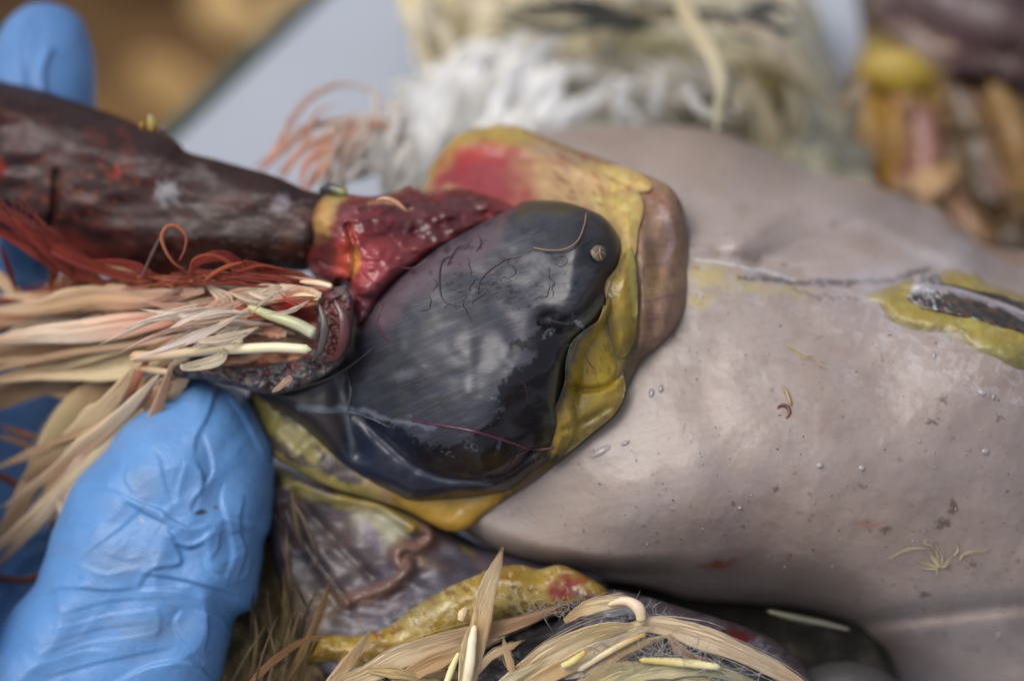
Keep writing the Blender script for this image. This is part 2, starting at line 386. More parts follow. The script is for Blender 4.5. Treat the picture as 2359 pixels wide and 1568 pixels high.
tag(litter(), kind='stuff', label='tan and brown dead leaves covering the ground behind the tray', cat='leaf litter')

# blue grey tray that everything lies on; its far left edge runs diagonally
tr = empty('tray', 'pale blue grey tray with a dark green rim under the bird', 'tray', (0, 0, TZ - .4))
pA = W(400, 318, tray_d(400, 318)); pB = W(745, -10, tray_d(745, -10)); ed = pB - pA; ed[2] = 0; ed /= np.linalg.norm(ed)
far, near = pB + ed * 4, pA - ed * 22
cor = [far, near, np.array([near[0] + 2, -24, TZ]), np.array([22, -24, TZ]), np.array([24, far[1] - 3, TZ])]
def slab(name, poly, z0, z1, m, col, parent):
    n = len(poly); V = [(*p[:2], z0) for p in poly] + [(*p[:2], z1) for p in poly]
    F = [list(range(n))[::-1], list(range(n, 2 * n))] + [[i, (i + 1) % n, n + (i + 1) % n, n + i] for i in range(n)]
    return mk(name, V, F, m, np.append(lin(col), .35), parent, smooth=False)
# the polygon runs clockwise or not; make it counter-clockwise
ar = sum(cor[i][0] * cor[(i + 1) % 5][1] - cor[(i + 1) % 5][0] * cor[i][1] for i in range(5))
if ar < 0: cor = cor[::-1]
slab('tray_top', cor, TZ - .35, TZ, M_TRAY, (172, 178, 190), tr)
for i in range(5):
    a, b = cor[i], cor[(i + 1) % 5]; t_ = (b - a) / np.linalg.norm(b - a); nn = np.array([t_[1], -t_[0], 0])
    path = [a, b]
    K = 14; ang = np.linspace(0, 2 * math.pi, K, endpoint=False); V = []
    for e in (a, b):
        for g in ang: V.append(e + nn * (.12 + .2 * math.cos(g)) + np.array([0, 0, -.04 + .18 * math.sin(g)]))
    F = [[j, (j + 1) % K, K + (j + 1) % K, K + j] for j in range(K)] + [list(range(K))[::-1], list(range(K, 2 * K))]
    mk('tray_rim', V, F, M_TRAY, np.append(lin((84, 96, 86)), .6), tr)

# ================================================================== the bird
bird = empty('bird_carcass', 'opened plucked bird with dark crop, grey breast and matted cream feathers held on the tray', 'bird', (0, 0, 0))
def part(o, label=None): 
    if label: o['label'] = label
    return o

# ---- breast
BD = rbf([(1500, 300, 4.3), (1300, 320, 4.3), (1750, 350, 4.3), (2100, 480, 4.0), (2358, 590, 3.8), (1700, 470, 2.4), (2000, 560, 2.4), (1500, 450, 2.6), (2250, 620, 2.4),
          (1650, 620, 1.35), (1850, 655, 1.5), (2050, 665, 1.45), (2358, 720, 1.5), (1700, 800, .75), (2050, 850, .7), (1900, 1000, .25), (2200, 1000, .35), (1500, 1000, .5), (1400, 1150, .5),
          (1600, 1200, .35), (1900, 1250, .6), (2200, 1250, .7), (2200, 1520, 2.1), (2400, 1500, 2.0), (2050, 1500, 2.3), (2450, 1000, .6), (1300, 1240, .85), (1550, 1330, 1.15), (1800, 1370, 1.45), (2100, 1400, 1.2), (2358, 1380, 1.2), (1100, 1235, 1.2), (1250, 1000, 1.0), (2450, 600, 3.6)])
KEEL = [(1560, 600), (1640, 600), (1720, 612), (1800, 632), (1880, 650), (1970, 655), (2060, 660)]
def breast_disp(x, y):
    d, t, sg, _, _ = dline(x, y, cr(KEEL, 4)); g = np.exp(-(d / 26) ** 2) * .06 * ss(0, .15, t) 
    lob = -.09 * np.exp(-(d / 75) ** 2) * (sg < 0) * (1 - np.exp(-(d / 26) ** 2))
    f1 = -.13 * np.exp(-(dline(x, y, cr([(1700, 560), (1850, 470), (2000, 500), (2100, 560), (2240, 600)], 4))[0] / 30) ** 2)
    f2 = .10 * np.exp(-(dline(x, y, cr([(1750, 600), (1900, 540), (2050, 560), (2200, 640)], 4))[0] / 22) ** 2)
    f3 = .08 * np.exp(-(dline(x, y, cr([(1780, 1560), (1700, 1100), (1640, 980), (1620, 880)], 4))[0] / 60) ** 2)
    f4 = .07 * np.exp(-(dline(x, y, cr([(1930, 520), (2080, 480), (2180, 520)], 4))[0] / 14) ** 2)
    f5 = .22 * np.exp(-(dline(x, y, cr([(1950, 1440), (2060, 1425), (2180, 1410), (2300, 1395), (2500, 1380)], 4))[0] / 20) ** 2)
    return g + lob + f1 + f2 + f3 + f4 + f5 + .14 * fbm(x / 260, y / 260, 0.0, 3) + .012 * fbm(x / 30, y / 30, 0.0, 3)
def breast_paint(p):
    p = Paint(p.x, p.y, (168, 154, 149), .36)
    p.noise((150, 138, 140), 150, -.1, .3, .7, seed=2); p.noise((154, 136, 126), 90, .0, .35, .55, seed=9)
    p.blob(1480, 960, 200, 260, 30, (180, 168, 160), .6, .7, 30); p.blob(1300, 1180, 160, 80, -25, (178, 162, 150), .6, .7)  # left side painted lighter, as the light from the left falls
    p.blob(1900, 1250, 420, 130, 0, (148, 126, 113), .6, .7); p.blob(2250, 1000, 260, 300, 0, (136, 123, 119), .6, .7)  # shade of the lower and right breast put into the colour
    p.noise((172, 158, 152), 60, .05, .4, .3, -50, 2.5, 61); p.noise((134, 114, 106), 36, .12, .4, .22, 10, 3, 67); p.noise((150, 132, 128), 3, .1, .4, .3, -12, 20, 69, o=3); p.blob(1500, 340, 260, 60, 8, (150, 132, 116), .5, .7); p.blob(2150, 540, 260, 60, 20, (150, 142, 146), .5, .6)
    p.line([(2180, 500), (2280, 570), (2358, 600)], 16, (150, 118, 100), .6, 1.6)
    # yellow fat showing through beside the keel line
    for (x, y, rx, ry, a) in [(1630, 632, 46, 24, -8), (1610, 690, 36, 16, -5), (1700, 655, 40, 18, 5), (1760, 662, 60, 18, 8), (1840, 672, 50, 14, 5)]:
        p.blob(x, y, rx, ry, a, (186, 172, 96), .5 if x < 1700 else .3, .7, 12, 30)
    p.blob(1620, 632, 26, 14, -8, (186, 166, 96), .5, .8, 6, 20)
    p.line([(1600, 600), (1700, 612), (1790, 632), (1830, 644)], 3, (206, 202, 206), .8, 1.5, 3)
    p.line([(1700, 640), (1770, 644), (1850, 652), (1960, 652), (2060, 640), (2140, 622)], 6, (72, 66, 74), .75, 1.6, 6, 25)
    p.line([(1830, 672), (1900, 684), (1980, 690)], 5, (80, 72, 76), .5, 1.8, 10, 15)
    p.line([(1990, 650), (2080, 610), (2170, 590), (2210, 560)], 22, (176, 174, 182), .35, 1.6, 12, 30)
    m = 1 - ss(40, 90, dline(p.x, p.y, cr([(1640, 620), (1850, 670), (2000, 740), (2150, 800), (2330, 880)], 4))[0])
    p.noise((184, 180, 184), 12, .15, .35, .35, 20, 2.5, 3, mask=m)
    p.noise((176, 168, 168), 9, .2, .35, .4, -70, 3, 7, mask=m)
    # pale dry scuffs
    for (x, y, rx, ry, a) in [(1470, 1165, 62, 30, -18), (2045, 890, 12, 26, -15), (2110, 850, 14, 24, -20), (1520, 905, 10, 16, 0), (1500, 940, 10, 18, 10), (2260, 900, 16, 10, 30), (1960, 870, 8, 22, -20)]:
        p.blob(x, y, rx, ry, a, (190, 180, 180), .35, .8, 16, 9)
    # rusty smears
    p.blob(1655, 1298, 44, 8, -6, (150, 74, 50), .8, .6, 6, 20); p.blob(2000, 1205, 30, 8, 0, (150, 100, 78), .5, .7, 6, 20)
    for (x, y, rx, ry) in [(2195, 1170, 12, 14), (2172, 1205, 22, 8), (2040, 1222, 14, 6), (1985, 1120, 8, 4), (1690, 1155, 8, 5), (2130, 1365, 12, 6), (1815, 1280, 7, 5), (2240, 1300, 14, 4), (1790, 1128, 9, 5), (1715, 1210, 9, 5), (2175, 920, 14, 10), (2148, 970, 18, 3), (2306, 962, 10, 5)]:
        p.blob(x, y, rx, ry, 0, (88, 68, 60), .75, .5, 9, 8)
    d = p.x * 0 + 1
    u, v = rot(p.x, p.y, 12)
    m = ss(1150, 1500, p.x + p.y * .4 - 300); p.noise((112, 90, 82), 7, .50, .56, .6, 12, 2.2, 31, o=2, mask=m * ss(1060, 1200, p.y)); p.noise((112, 90, 82), 11, .53, .58, .5, -20, 2.0, 57, o=2, mask=m)
    return p
BOUT = [(1000, 980), (1020, 560), (1120, 360), (1240, 300), (1400, 288), (1560, 290), (1650, 300), (1720, 328), (1850, 385), (1900, 402), (2000, 424), (2120, 468), (2180, 492), (2260, 560), (2358, 580), (2520, 600),
        (2640, 900), (2640, 1300), (2560, 1640), (2400, 1700), (2200, 1650), (2060, 1590), (2000, 1520), (1950, 1450), (1850, 1408), (1750, 1395), (1600, 1380), (1500, 1352), (1350, 1322), (1200, 1290), (1085, 1235), (1010, 1150)]
breast = part(relief('breast_muscle', BOUT, BD, lambda x, y: 1.2 + 1.2 * ss(700, 1300, y) * ss(1100, 1700, x), lambda x, y: 55 + 80 * ss(900, 1300, y) * ss(1350, 1750, x), 1.0, 4.0, M_BREAST, breast_paint, bird, breast_disp), 'smooth grey lilac breast with brown specks')
def on_breast(x, y, off=-.01):
    x = np.asarray(x, float); y = np.asarray(y, float); return BD(x, y) + breast_disp(x, y) + off

# moist grains and tiny droplets stuck on the breast
def bead(x, y, d, rx, ry, ang, h, n=10):
    a = np.linspace(0, 2 * math.pi, n, endpoint=False); u, v = np.cos(a) * rx, np.sin(a) * ry
    c, s = math.cos(math.radians(ang)), math.sin(math.radians(ang)); X, Y = u * c - v * s, u * s + v * c
    dd = d(x + X, y + Y) if callable(d) else d; dc = float(d(np.array([x]), np.array([y]))[0]) if callable(d) else d
    r0 = W(x + X, y + Y, dd + .01); r1 = W(x + X * .65, y + Y * .65, dd * .5 + dc * .5 - h * .75); ce = W(np.array([x]), np.array([y]), np.array([dc - h]))
    V = np.vstack([r0, r1, ce]); j = np.arange(n); k = (j + 1) % n
    F = np.vstack([np.stack([j, n + j, n + k, k], 1)] + [np.stack([n + j[::2], np.full(n // 2, 2 * n), n + (j[::2] + 2) % n, n + (j[::2] + 1) % n], 1)])
    return V, F
def beads(name, L, m, parent, col, rough=.15, d=None, kind='stuff'):
    parts = []
    for (x, y, rx, ry, a, h) in L:
        v, f = bead(x, y, d, rx, ry, a, h); parts.append((v, f, np.zeros((len(v), 2)), np.tile(np.append(lin(col), rough), (len(v), 1))))
    V, F, U, C = join(parts); o = mk(name, V, F, m, C, parent)
    if kind: o['kind'] = kind
    return o
rs = np.random.RandomState(21)
L = [(1382, 1040, 30, 9, -28, .03), (1440, 1020, 12, 5, -25, .02), (1888, 1072, 9, 7, 0, .03), (1985, 1078, 8, 7, 10, .02), (1705, 1170, 6, 5, 0, .03), (1500, 905, 7, 12, 10, .03), (1522, 895, 6, 10, 10, .03),
     (2262, 905, 12, 8, 30, .03), (2288, 915, 4, 8, 0, .02), (2298, 1465, 7, 9, 0, .03), (2270, 1040, 10, 8, 0, .02), (2150, 818, 6, 10, -20, .02)]
for k in range(90):
    x, y = rs.uniform(1350, 2340), rs.uniform(620, 1320)
    if 1350 < x < 1480 and y < 950: continue
    L.append((x, y, rs.uniform(1.2, 3.2), rs.uniform(1.2, 3.0), rs.uniform(0, 180), .006))
beads('moist_grain', L, M_WET, breast, (168, 158, 158), .1, lambda x, y: on_breast(x, y))
L = []
for k in range(75):
    x = rs.uniform(1250, 2340); y = rs.uniform(560, 1400)
    if x < 1500 and y < 1000: continue
    if rs.rand() < .35 and not (1500 < x < 1850 and y > 1050): continue
    L.append((x, y, rs.uniform(1.5, 4.5), rs.uniform(.9, 1.8), rs.normal(-8, 22), .005))
beads('dark_speck', L, M_WET, breast, (74, 56, 48), .6, lambda x, y: on_breast(x, y))
# small red torn nick
def ring(cx, cy, r, a0, a1, df, n=12): 
    return [(cx + r * math.cos(math.radians(a)), cy + r * math.sin(math.radians(a)), float(df(np.array([cx + r * math.cos(math.radians(a))]), np.array([cy + r * math.sin(math.radians(a))]))[0]) - .005) for a in np.linspace(a0, a1, n)]
tube('torn_nick', ring(1803, 948, 15, -150, 70, on_breast), [2, 4.5, 4.5, 1.5], [(110, 40, 34), (84, 26, 24), (130, 70, 50)], M_WET, breast, n=16)
tube('torn_nick', [(1800, 885, float(on_breast(1800, 885)) - .01), (1812, 905, float(on_breast(1812, 905)) - .02), (1822, 935, float(on_breast(1822, 935)) - .02)], [2, 5, 3], [(170, 150, 120), (160, 120, 80)], M_WET, breast, n=10)

# ---- keel bone, exposed at the right, bedded in yellow fat
def kf(p):
    sd_ = p.s; p = Paint(p.x, p.y, (150, 132, 60), .4); p.noise((168, 158, 84), 30, -.05, .3, .7, 20, 1.6); p.noise((108, 100, 52), 26, .05, .35, .6, 20, 2, 5)
    p.noise((176, 172, 140), 9, .25, .4, .4, -40, 3, 8); p.mix((1 - ss(0, 40, sd_ + 14 * fbm(p.x / 14, p.y / 14, 0.0, 3))) * .95, (148, 134, 116))
    p.blob(1990, 690, 40, 30, 0, (160, 156, 120), .7, .6); p.line([(2030, 700), (2045, 735), (2080, 765), (2150, 785), (2240, 830), (2358, 880)], 5, (96, 82, 62), .6, 1.5, 6, 20); p.blob(2330, 860, 90, 50, 30, (104, 98, 56), .7, .7, 10); return p
fat_keel = part(relief('keel_fat', [(1972, 688), (2000, 668), (2050, 648), (2100, 628), (2150, 622), (2190, 606), (2225, 616), (2262, 622), (2290, 646), (2330, 655), (2420, 690), (2600, 760), (2620, 950), (2480, 940), (2358, 872), (2290, 838), (2230, 812), (2180, 782), (2120, 774), (2070, 765), (2035, 742), (2010, 712)],
       lambda x, y: on_breast(x, y, -.10), .13, 40, .3, 3.2, M_FAT, kf, bird, lambda x, y: -.05 * fbm(x / 44, y / 34, 0.0, 3), soft=True), 'yellow fat bedding the keel bone')
def kb(p):
    p = Paint(p.x, p.y, (32, 28, 29), .35)
    p.poly([(2090, 700), (2200, 715), (2400, 770), (2400, 800), (2200, 745)], (50, 36, 30), .8, 8, 8); p.line([(2110, 660), (2200, 672), (2290, 700), (2400, 740)], 7, (150, 142, 148), .85, 1.1, 5, 18)
    p.line([(2150, 640), (2250, 665), (2400, 715)], 8, (44, 46, 54), .9, 1.2, 3, 20)
    p.noise((82, 60, 46), 9, .05, .25, .8, 15, 2, 2); p.blob(2110, 655, 44, 22, 10, (188, 184, 190), .85, .7, 12, 18); p.noise((206, 202, 206), 4, .15, .28, .6, 60, 2, 9, mask=1 - ss(50, 90, np.hypot(p.x - 2120, p.y - 670)))
    p.line([(2140, 735), (2250, 770), (2380, 800)], 7, (40, 38, 42), .7, 1.5); return p
keel = part(relief('keel_bone', [(2072, 680), (2095, 648), (2135, 630), (2200, 640), (2290, 664), (2400, 700), (2560, 760), (2560, 860), (2400, 800), (2290, 766), (2200, 742), (2130, 728), (2085, 708)],
       lambda x, y: on_breast(x, y, -.16), .16, 26, .3, 3.0, M_WET, kb, bird, lambda x, y: -.025 * fbm(x / 26, y / 14, 0.0, 3), soft=True), 'dark exposed keel bone with a pale grey crest')
tube('keel_crest', [(x, y, float(on_breast(x, y, -.17))) for x, y in [(2120, 660), (2190, 668), (2260, 688), (2330, 714), (2420, 752)]], [4, 8, 8, 9, 8], [(150, 146, 152), (140, 132, 138), (156, 148, 154)], M_WET, keel, flat=.5, n=24, ms=10, rough=.25)

# ---- flap of skin folded round the crop
FLD = rbf([(1160, 292, 3.2), (1010, 380, 3.0), (1200, 400, 2.4), (1400, 420, 1.9), (1540, 450, 1.3), (1580, 600, 1.2), (1500, 700, .45), (1450, 600, .5), (1480, 820, .55), (1300, 480, 1.5), (1420, 950, .45), (1300, 1080, .55), (1100, 1200, 1.0), (900, 1120, 1.1), (650, 1000, 1.4), (1000, 700, 1.1), (800, 800, 1.4)])
def flap_paint(p):
    p = Paint(p.x, p.y, (164, 134, 96), .4)
    p.poly([(960, 420), (1000, 350), (1060, 300), (1160, 285), (1250, 310), (1180, 340), (1080, 350), (1010, 410)], (176, 150, 70), .9, 20, 12)
    p.poly([(990, 430), (1040, 355), (1100, 335), (1180, 350), (1230, 400), (1240, 460), (1150, 480), (1050, 440)], (140, 30, 42), .95, 26, 14)
    p.blob(1110, 355, 70, 22, -4, (168, 46, 32), .75, .8, 8); p.blob(1160, 410, 60, 40, 0, (146, 66, 72), .5, .8, 10)
    p.line([(1180, 375), (1300, 378), (1400, 390)], 8, (140, 84, 56), .6, 1.6, 5)
    p.blob(1330, 430, 130, 40, 10, (190, 156, 108), .7, .6, 14); p.line([(1250, 345), (1340, 372), (1420, 400)], 14, (176, 152, 132), .6, 1.4, 8)
    p.line([(1210, 298), (1300, 340), (1400, 372), (1480, 405)], 8, (132, 104, 60), .8, 1.3, 4)
    p.blob(1430, 470, 60, 40, 50, (198, 172, 84), .85, .5, 16, 25); p.blob(1395, 462, 26, 18, 0, (214, 206, 120), .8, .6, 10, 14); p.blob(1380, 395, 60, 16, 12, (190, 160, 90), .7, .6, 10)
    p.poly([(1470, 440), (1560, 440), (1590, 600), (1560, 750), (1470, 830), (1462, 700), (1462, 560)], (136, 106, 84), .95, 18, 10); p.line([(1566, 450), (1586, 540), (1590, 620), (1570, 730), (1520, 800)], 14, (104, 76, 66), .6, 1.6, 6)
    p.blob(1530, 600, 26, 90, -8, (150, 118, 100), .6, .6, 10); p.blob(1505, 640, 26, 50, 0, (156, 124, 80), .6, .6, 12); p.blob(1512, 740, 24, 40, 0, (142, 112, 98), .6, .6, 12); p.line([(1525, 480), (1545, 560), (1535, 600)], 9, (164, 138, 134), .7, 1.2, 4)
    p.noise((98, 66, 56), 5, .12, .3, .3, 80, 6, 5, mask=ss(1460, 1480, p.x)); p.noise((98, 62, 58), 5, .14, .3, .3, -5, 6, 8, mask=ss(1460, 1480, p.x))
    p.line([(1470, 690), (1530, 690), (1585, 670)], 3, (104, 66, 84), .6, 1.6, 5, 12)
    p.noise((130, 60, 50), 7, .16, .28, .6, 30, 3, 15, mask=ss(1250, 1290, p.x) * (p.y < 480))
    p.poly([(1450, 560), (1466, 640), (1464, 760), (1445, 850), (1425, 940), (1330, 1030), (1240, 1100), (1130, 1190), (1040, 1230), (900, 1160), (980, 1080), (1250, 1000), (1380, 850), (1400, 640)], (150, 122, 48), .95, 10, 6)
    p.line([(1466, 820), (1446, 880), (1410, 950), (1360, 1005), (1300, 1050), (1230, 1105), (1170, 1150)], 34, (70, 60, 40), .8, 1.2, 8)
    p.line([(1452, 850), (1430, 930), (1390, 985), (1320, 1040), (1240, 1100), (1170, 1150)], 22, (92, 78, 56), .8, 1.4, 6)
    p.poly([(930, 1150), (1080, 1150), (1170, 1130), (1110, 1190), (1060, 1230), (1000, 1210)], (182, 142, 54), .95, 12, 10)
    p.line([(1090, 1235), (1140, 1195), (1200, 1150), (1230, 1110)], 20, (112, 92, 96), .75, 1.5, 12)
    p.poly([(560, 890), (640, 930), (760, 1020), (840, 1110), (760, 1110), (640, 1060), (600, 980)], (62, 54, 52), .95, 12, 10)
    for a in [[(590, 930), (640, 965), (710, 1010), (790, 1035)], [(610, 960), (660, 1010), (720, 1050)], [(640, 1060), (700, 1090), (770, 1120), (860, 1140)]]:
        p.line(a, 15, (150, 138, 74), .85, 1.3, 10, 25)
    return p
FOUT = [(980, 430), (985, 398), (1010, 360), (1045, 318), (1080, 300), (1160, 288), (1210, 297), (1290, 332), (1390, 368), (1470, 398), (1522, 418), (1552, 440), (1574, 480), (1586, 540), (1590, 610), (1583, 690), (1560, 750), (1520, 795), (1478, 828), (1452, 880), (1428, 945), (1390, 985),
        (1330, 1035), (1240, 1104), (1150, 1165), (1105, 1198), (1075, 1218), (1045, 1224), (1010, 1215), (940, 1178), (860, 1150), (760, 1122), (680, 1080), (630, 1050), (600, 975), (572, 905), (640, 860), (760, 780), (860, 600)]
flap = part(relief('skin_flap', FOUT, lambda x, y: FLD(x, y) + .06, .24, 40, .5, 3.2, M_SKIN, flap_paint, bird, lambda x, y: .09 * fbm(x / 70, y / 70, 0.0, 3) - .12 * np.exp(-(dline(x, y, cr([(1060, 320), (1200, 340), (1350, 395), (1440, 430)], 4))[0] / 20) ** 2)
        + .08 * np.exp(-(dline(x, y, cr([(1462, 520), (1466, 640), (1464, 760), (1455, 840)], 4))[0] / 12) ** 2) + .04 * np.exp(-(dline(x, y, cr([(1508, 450), (1500, 520), (1515, 600), (1505, 700), (1500, 790)], 4))[0] / 16) ** 2) - .04 * np.exp(-(dline(x, y, cr([(1545, 470), (1552, 560), (1540, 680), (1530, 760)], 4))[0] / 18) ** 2)), 'yellow and tan skin flap wrapped round the crop')

# ---- crop
CRD = rbf([(1180, 485, 1.0), (1290, 475, .9), (1400, 520, .7), (1425, 600, .6), (1390, 700, .25), (1330, 770, .05), (1250, 850, -.15), (1180, 930, -.15), (1100, 1030, .0), (1290, 930, .22), (1200, 1060, .5), (1050, 1110, .75), (960, 1160, 1.0), (900, 1120, 1.0),
           (1000, 950, .1), (900, 800, .45), (1000, 700, .35), (1100, 600, .6), (1150, 750, .0), (1280, 620, .25), (850, 900, .7), (740, 950, 1.0), (620, 910, 1.2), (860, 700, 1.0), (800, 1060, 1.15), (1330, 560, .35)])
BND = [(1440, 690), (1390, 735), (1340, 752), (1300, 750), (1262, 756), (1235, 775), (1218, 790), (1175, 800), (1240, 820), (1210, 840), (1168, 868), (1160, 880), (1150, 920), (1135, 940), (1155, 940), (1115, 985), (1088, 1000), (1050, 1025), (1000, 1010), (900, 960), (1000, 1200), (1400, 1200), (1500, 800)]
def crop_paint(p):
    p = Paint(p.x, p.y, (56, 57, 68), .36)  # grey is membrane colour plus painted sky sheen
    st = -22
    p.noise((52, 54, 58), 30, -.1, .3, .5, st, 4, 1); p.noise((62, 62, 56), 44, .0, .4, .5, st, 3, 7); p.noise((70, 64, 74), 60, .0, .4, .4, st, 2, 17)
    p.noise((84, 84, 96), 3, .02, .4, .5, st, 16, 33, o=3); p.noise((48, 50, 56), 6, .10, .4, .3, st, 12, 43)
    p.poly([(830, 760), (880, 640), (1000, 570), (1160, 500), (1120, 600), (960, 680), (900, 760)], (104, 82, 92), .6, 24, 14)
    # dark side painted in where the crop mirrors no sky
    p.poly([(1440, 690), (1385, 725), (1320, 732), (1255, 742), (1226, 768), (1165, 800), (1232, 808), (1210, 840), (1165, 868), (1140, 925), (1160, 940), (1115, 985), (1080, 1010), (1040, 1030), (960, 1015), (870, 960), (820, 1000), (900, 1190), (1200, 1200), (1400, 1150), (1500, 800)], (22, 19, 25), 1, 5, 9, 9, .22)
    p.poly([(1290, 500), (1340, 480), (1450, 560), (1440, 640), (1400, 660), (1380, 720), (1350, 720), (1360, 640), (1330, 600), (1260, 570), (1230, 530)], (36, 36, 40), .8, 44, 16, 26, .28)
    p.poly([(1190, 470), (1290, 460), (1350, 480), (1290, 500), (1240, 490), (1200, 500)], (70, 62, 48), .8, 8, 5)
    p.blob(1310, 680, 60, 50, 0, (56, 56, 64), .5, .9, 8, 14, .3)
    p.poly([(800, 850), (900, 800), (960, 780), (930, 900), (870, 960), (780, 960), (700, 930)], (36, 38, 42), .65, 50, 16, 30, .3)
    p.poly([(600, 900), (700, 900), (800, 930), (780, 1060), (680, 1000)], (52, 42, 40), .8, 14, 10)
    p.poly([(800, 980), (900, 1000), (1000, 1090), (1160, 1110), (1180, 1150), (1000, 1190), (860, 1130), (780, 1070)], (38, 42, 58), .9, 14, 8, 30, .25)
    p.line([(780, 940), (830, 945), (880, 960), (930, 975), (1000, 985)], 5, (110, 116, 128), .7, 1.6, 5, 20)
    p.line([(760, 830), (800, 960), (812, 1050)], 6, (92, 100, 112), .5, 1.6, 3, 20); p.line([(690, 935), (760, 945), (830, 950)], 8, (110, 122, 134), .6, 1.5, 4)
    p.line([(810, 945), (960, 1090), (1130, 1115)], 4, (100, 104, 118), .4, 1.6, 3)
    p.noise((28, 24, 26), 6, .20, .26, .8, st, 2, 23, mask=(1 - ss(90, 120, np.hypot(p.x - 1230, (p.y - 650) * 1.3))), o=4)
    p.noise((28, 24, 26), 9, .30, .34, .6, st, 2, 29, mask=(1 - ss(150, 220, np.hypot(p.x - 1120, (p.y - 600) * 2))), o=4)
    for f_ in ([(1392, 700), (1350, 756), (1314, 800), (1302, 850), (1290, 900), (1275, 960), (1262, 1040), (1240, 1090)],): p.line(f_, 20, (60, 58, 40), .85, 1.9, 10, 20)
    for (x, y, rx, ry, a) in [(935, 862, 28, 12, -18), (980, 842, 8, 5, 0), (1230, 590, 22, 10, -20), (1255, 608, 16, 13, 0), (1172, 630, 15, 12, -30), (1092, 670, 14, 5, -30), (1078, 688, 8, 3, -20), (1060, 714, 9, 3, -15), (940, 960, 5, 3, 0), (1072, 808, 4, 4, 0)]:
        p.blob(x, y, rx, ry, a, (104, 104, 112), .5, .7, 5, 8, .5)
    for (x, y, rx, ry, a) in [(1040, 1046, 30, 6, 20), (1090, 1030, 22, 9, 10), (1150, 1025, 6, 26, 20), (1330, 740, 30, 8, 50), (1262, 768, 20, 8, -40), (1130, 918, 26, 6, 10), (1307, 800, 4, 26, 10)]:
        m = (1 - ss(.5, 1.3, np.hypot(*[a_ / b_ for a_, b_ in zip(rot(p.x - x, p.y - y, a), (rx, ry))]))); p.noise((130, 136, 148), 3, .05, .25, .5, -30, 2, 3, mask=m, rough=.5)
    return p
COUT = [(1180, 478), (1215, 462), (1290, 464), (1350, 480), (1400, 508), (1430, 560), (1432, 610), (1405, 650), (1396, 700), (1372, 738), (1345, 766), (1322, 800), (1304, 870), (1300, 930), (1316, 985), (1290, 1045), (1235, 1095), (1170, 1138), (1080, 1152), (960, 1162), (900, 1142),
        (830, 1112), (775, 1070), (730, 1020), (670, 965), (590, 905), (640, 880), (730, 845), (790, 810), (800, 760), (830, 710), (860, 670), (900, 635), (960, 600), (1020, 560), (1100, 518)]
def crop_disp(x, y):
    u, v = rot(x, y, -22)
    a = .10 * np.exp(-(dline(x, y, cr([(820, 955), (880, 1010), (960, 1075), (1060, 1105), (1160, 1090), (1230, 1040)], 4))[0] / 12) ** 2)
    b = .010 * fbm(u / 200, v / 26, 0.0, 2) + .09 * fbm(x / 110, y / 110, 0.0, 3)
    c = .20 * np.exp(-(dline(x, y, cr([(1400, 655), (1350, 720), (1300, 745), (1260, 735)], 4))[0] / 22) ** 2)
    e = -.12 * np.exp(-((x - 1310) ** 2 + (y - 680) ** 2) / 2 / 42 ** 2) - .16 * np.exp(-((x - 1340) ** 2 + (y - 560) ** 2) / 2 / 50 ** 2)
    f = .18 * np.exp(-(dline(x, y, cr([(800, 830), (790, 930), (820, 1040)], 4))[0] / 28) ** 2)
    return a + b + c + e + f
crop = part(relief('crop', COUT, lambda x, y: CRD(x, y) - .15, lambda x, y: .7 - .45 * ss(1200, 1350, x), lambda x, y: 44 - 8 * ss(1200, 1350, x), .5, 2.6, M_CROP, crop_paint, bird, crop_disp), 'bulging dark grey crop with a glossy side painted black where no sky reflects')
def on_crop(x, y, off=-.01):
    x = np.asarray(x, float); y = np.asarray(y, float); return CRD(x, y) - .15 + crop_disp(x, y) + off
def oc(pts, off=-.01): return [(x, y, float(on_crop(x, y, off))) for x, y in pts]
def ob(pts, off=-.01): return [(x, y, float(on_breast(x, y, off))) for x, y in pts]
def dens(pts, k=4): return [tuple(q) for q in cr(pts, k)]
VES = [([(940, 965), (1010, 978), (1100, 995), (1180, 1020), (1230, 1035), (1290, 1028)], 3.4, (88, 34, 62)), ([(1220, 1034), (1190, 1050), (1165, 1090)], 2.4, (80, 30, 60)),
       ([(905, 612), (950, 618), (985, 598)], 2, (70, 30, 36)), ([(1100, 540), (1108, 560), (1096, 580)], 2, (64, 30, 40)), ([(1040, 590), (1020, 600), (1012, 640), (1020, 690), (1060, 705)], 2.2, (46, 34, 34)),
       ([(1080, 560), (1050, 575), (1030, 612)], 2.2, (70, 30, 50)), ([(1200, 590), (1160, 600), (1110, 640), (1100, 680)], 2, (72, 40, 56)), ([(880, 700), (870, 740), (880, 770), (900, 790)], 2.4, (84, 36, 50)),
       ([(1230, 1036), (1235, 1070), (1225, 1090)], 1.6, (80, 30, 60)), ([(1190, 870), (1210, 890), (1214, 930)], 1.6, (66, 28, 52))]
for pts, r, c in VES: tube('blood_vessel', [(x, y, float(on_crop(x, y, -.012))) for x, y in dens(pts)], [r * .6, r, r * .5], [c, c], M_WET, crop, flat=.6, n=26, ms=6, rough=.3)
vr = np.random.RandomState(19)
for k in range(26):
    x, y = vr.uniform(960, 1340), vr.uniform(520, 720); a = math.radians(vr.uniform(-60, 20)); pts = [(x, y)]
    if y > 1010 - .45 * x + 260 or y < 700 - .32 * (x - 800) + 20: continue
    for q in range(vr.randint(4, 8)): a += vr.uniform(-1.0, 1.0); x += 9 * math.cos(a); y += 9 * math.sin(a); pts.append((x, y))
    tube('blood_vessel', [(x, y, float(on_crop(x, y, -.006))) for x, y in pts], [.6, 1.3, .5], [(34, 26, 28), (30, 24, 26)], M_WET, crop, flat=.5, n=24, ms=5, rough=.3)
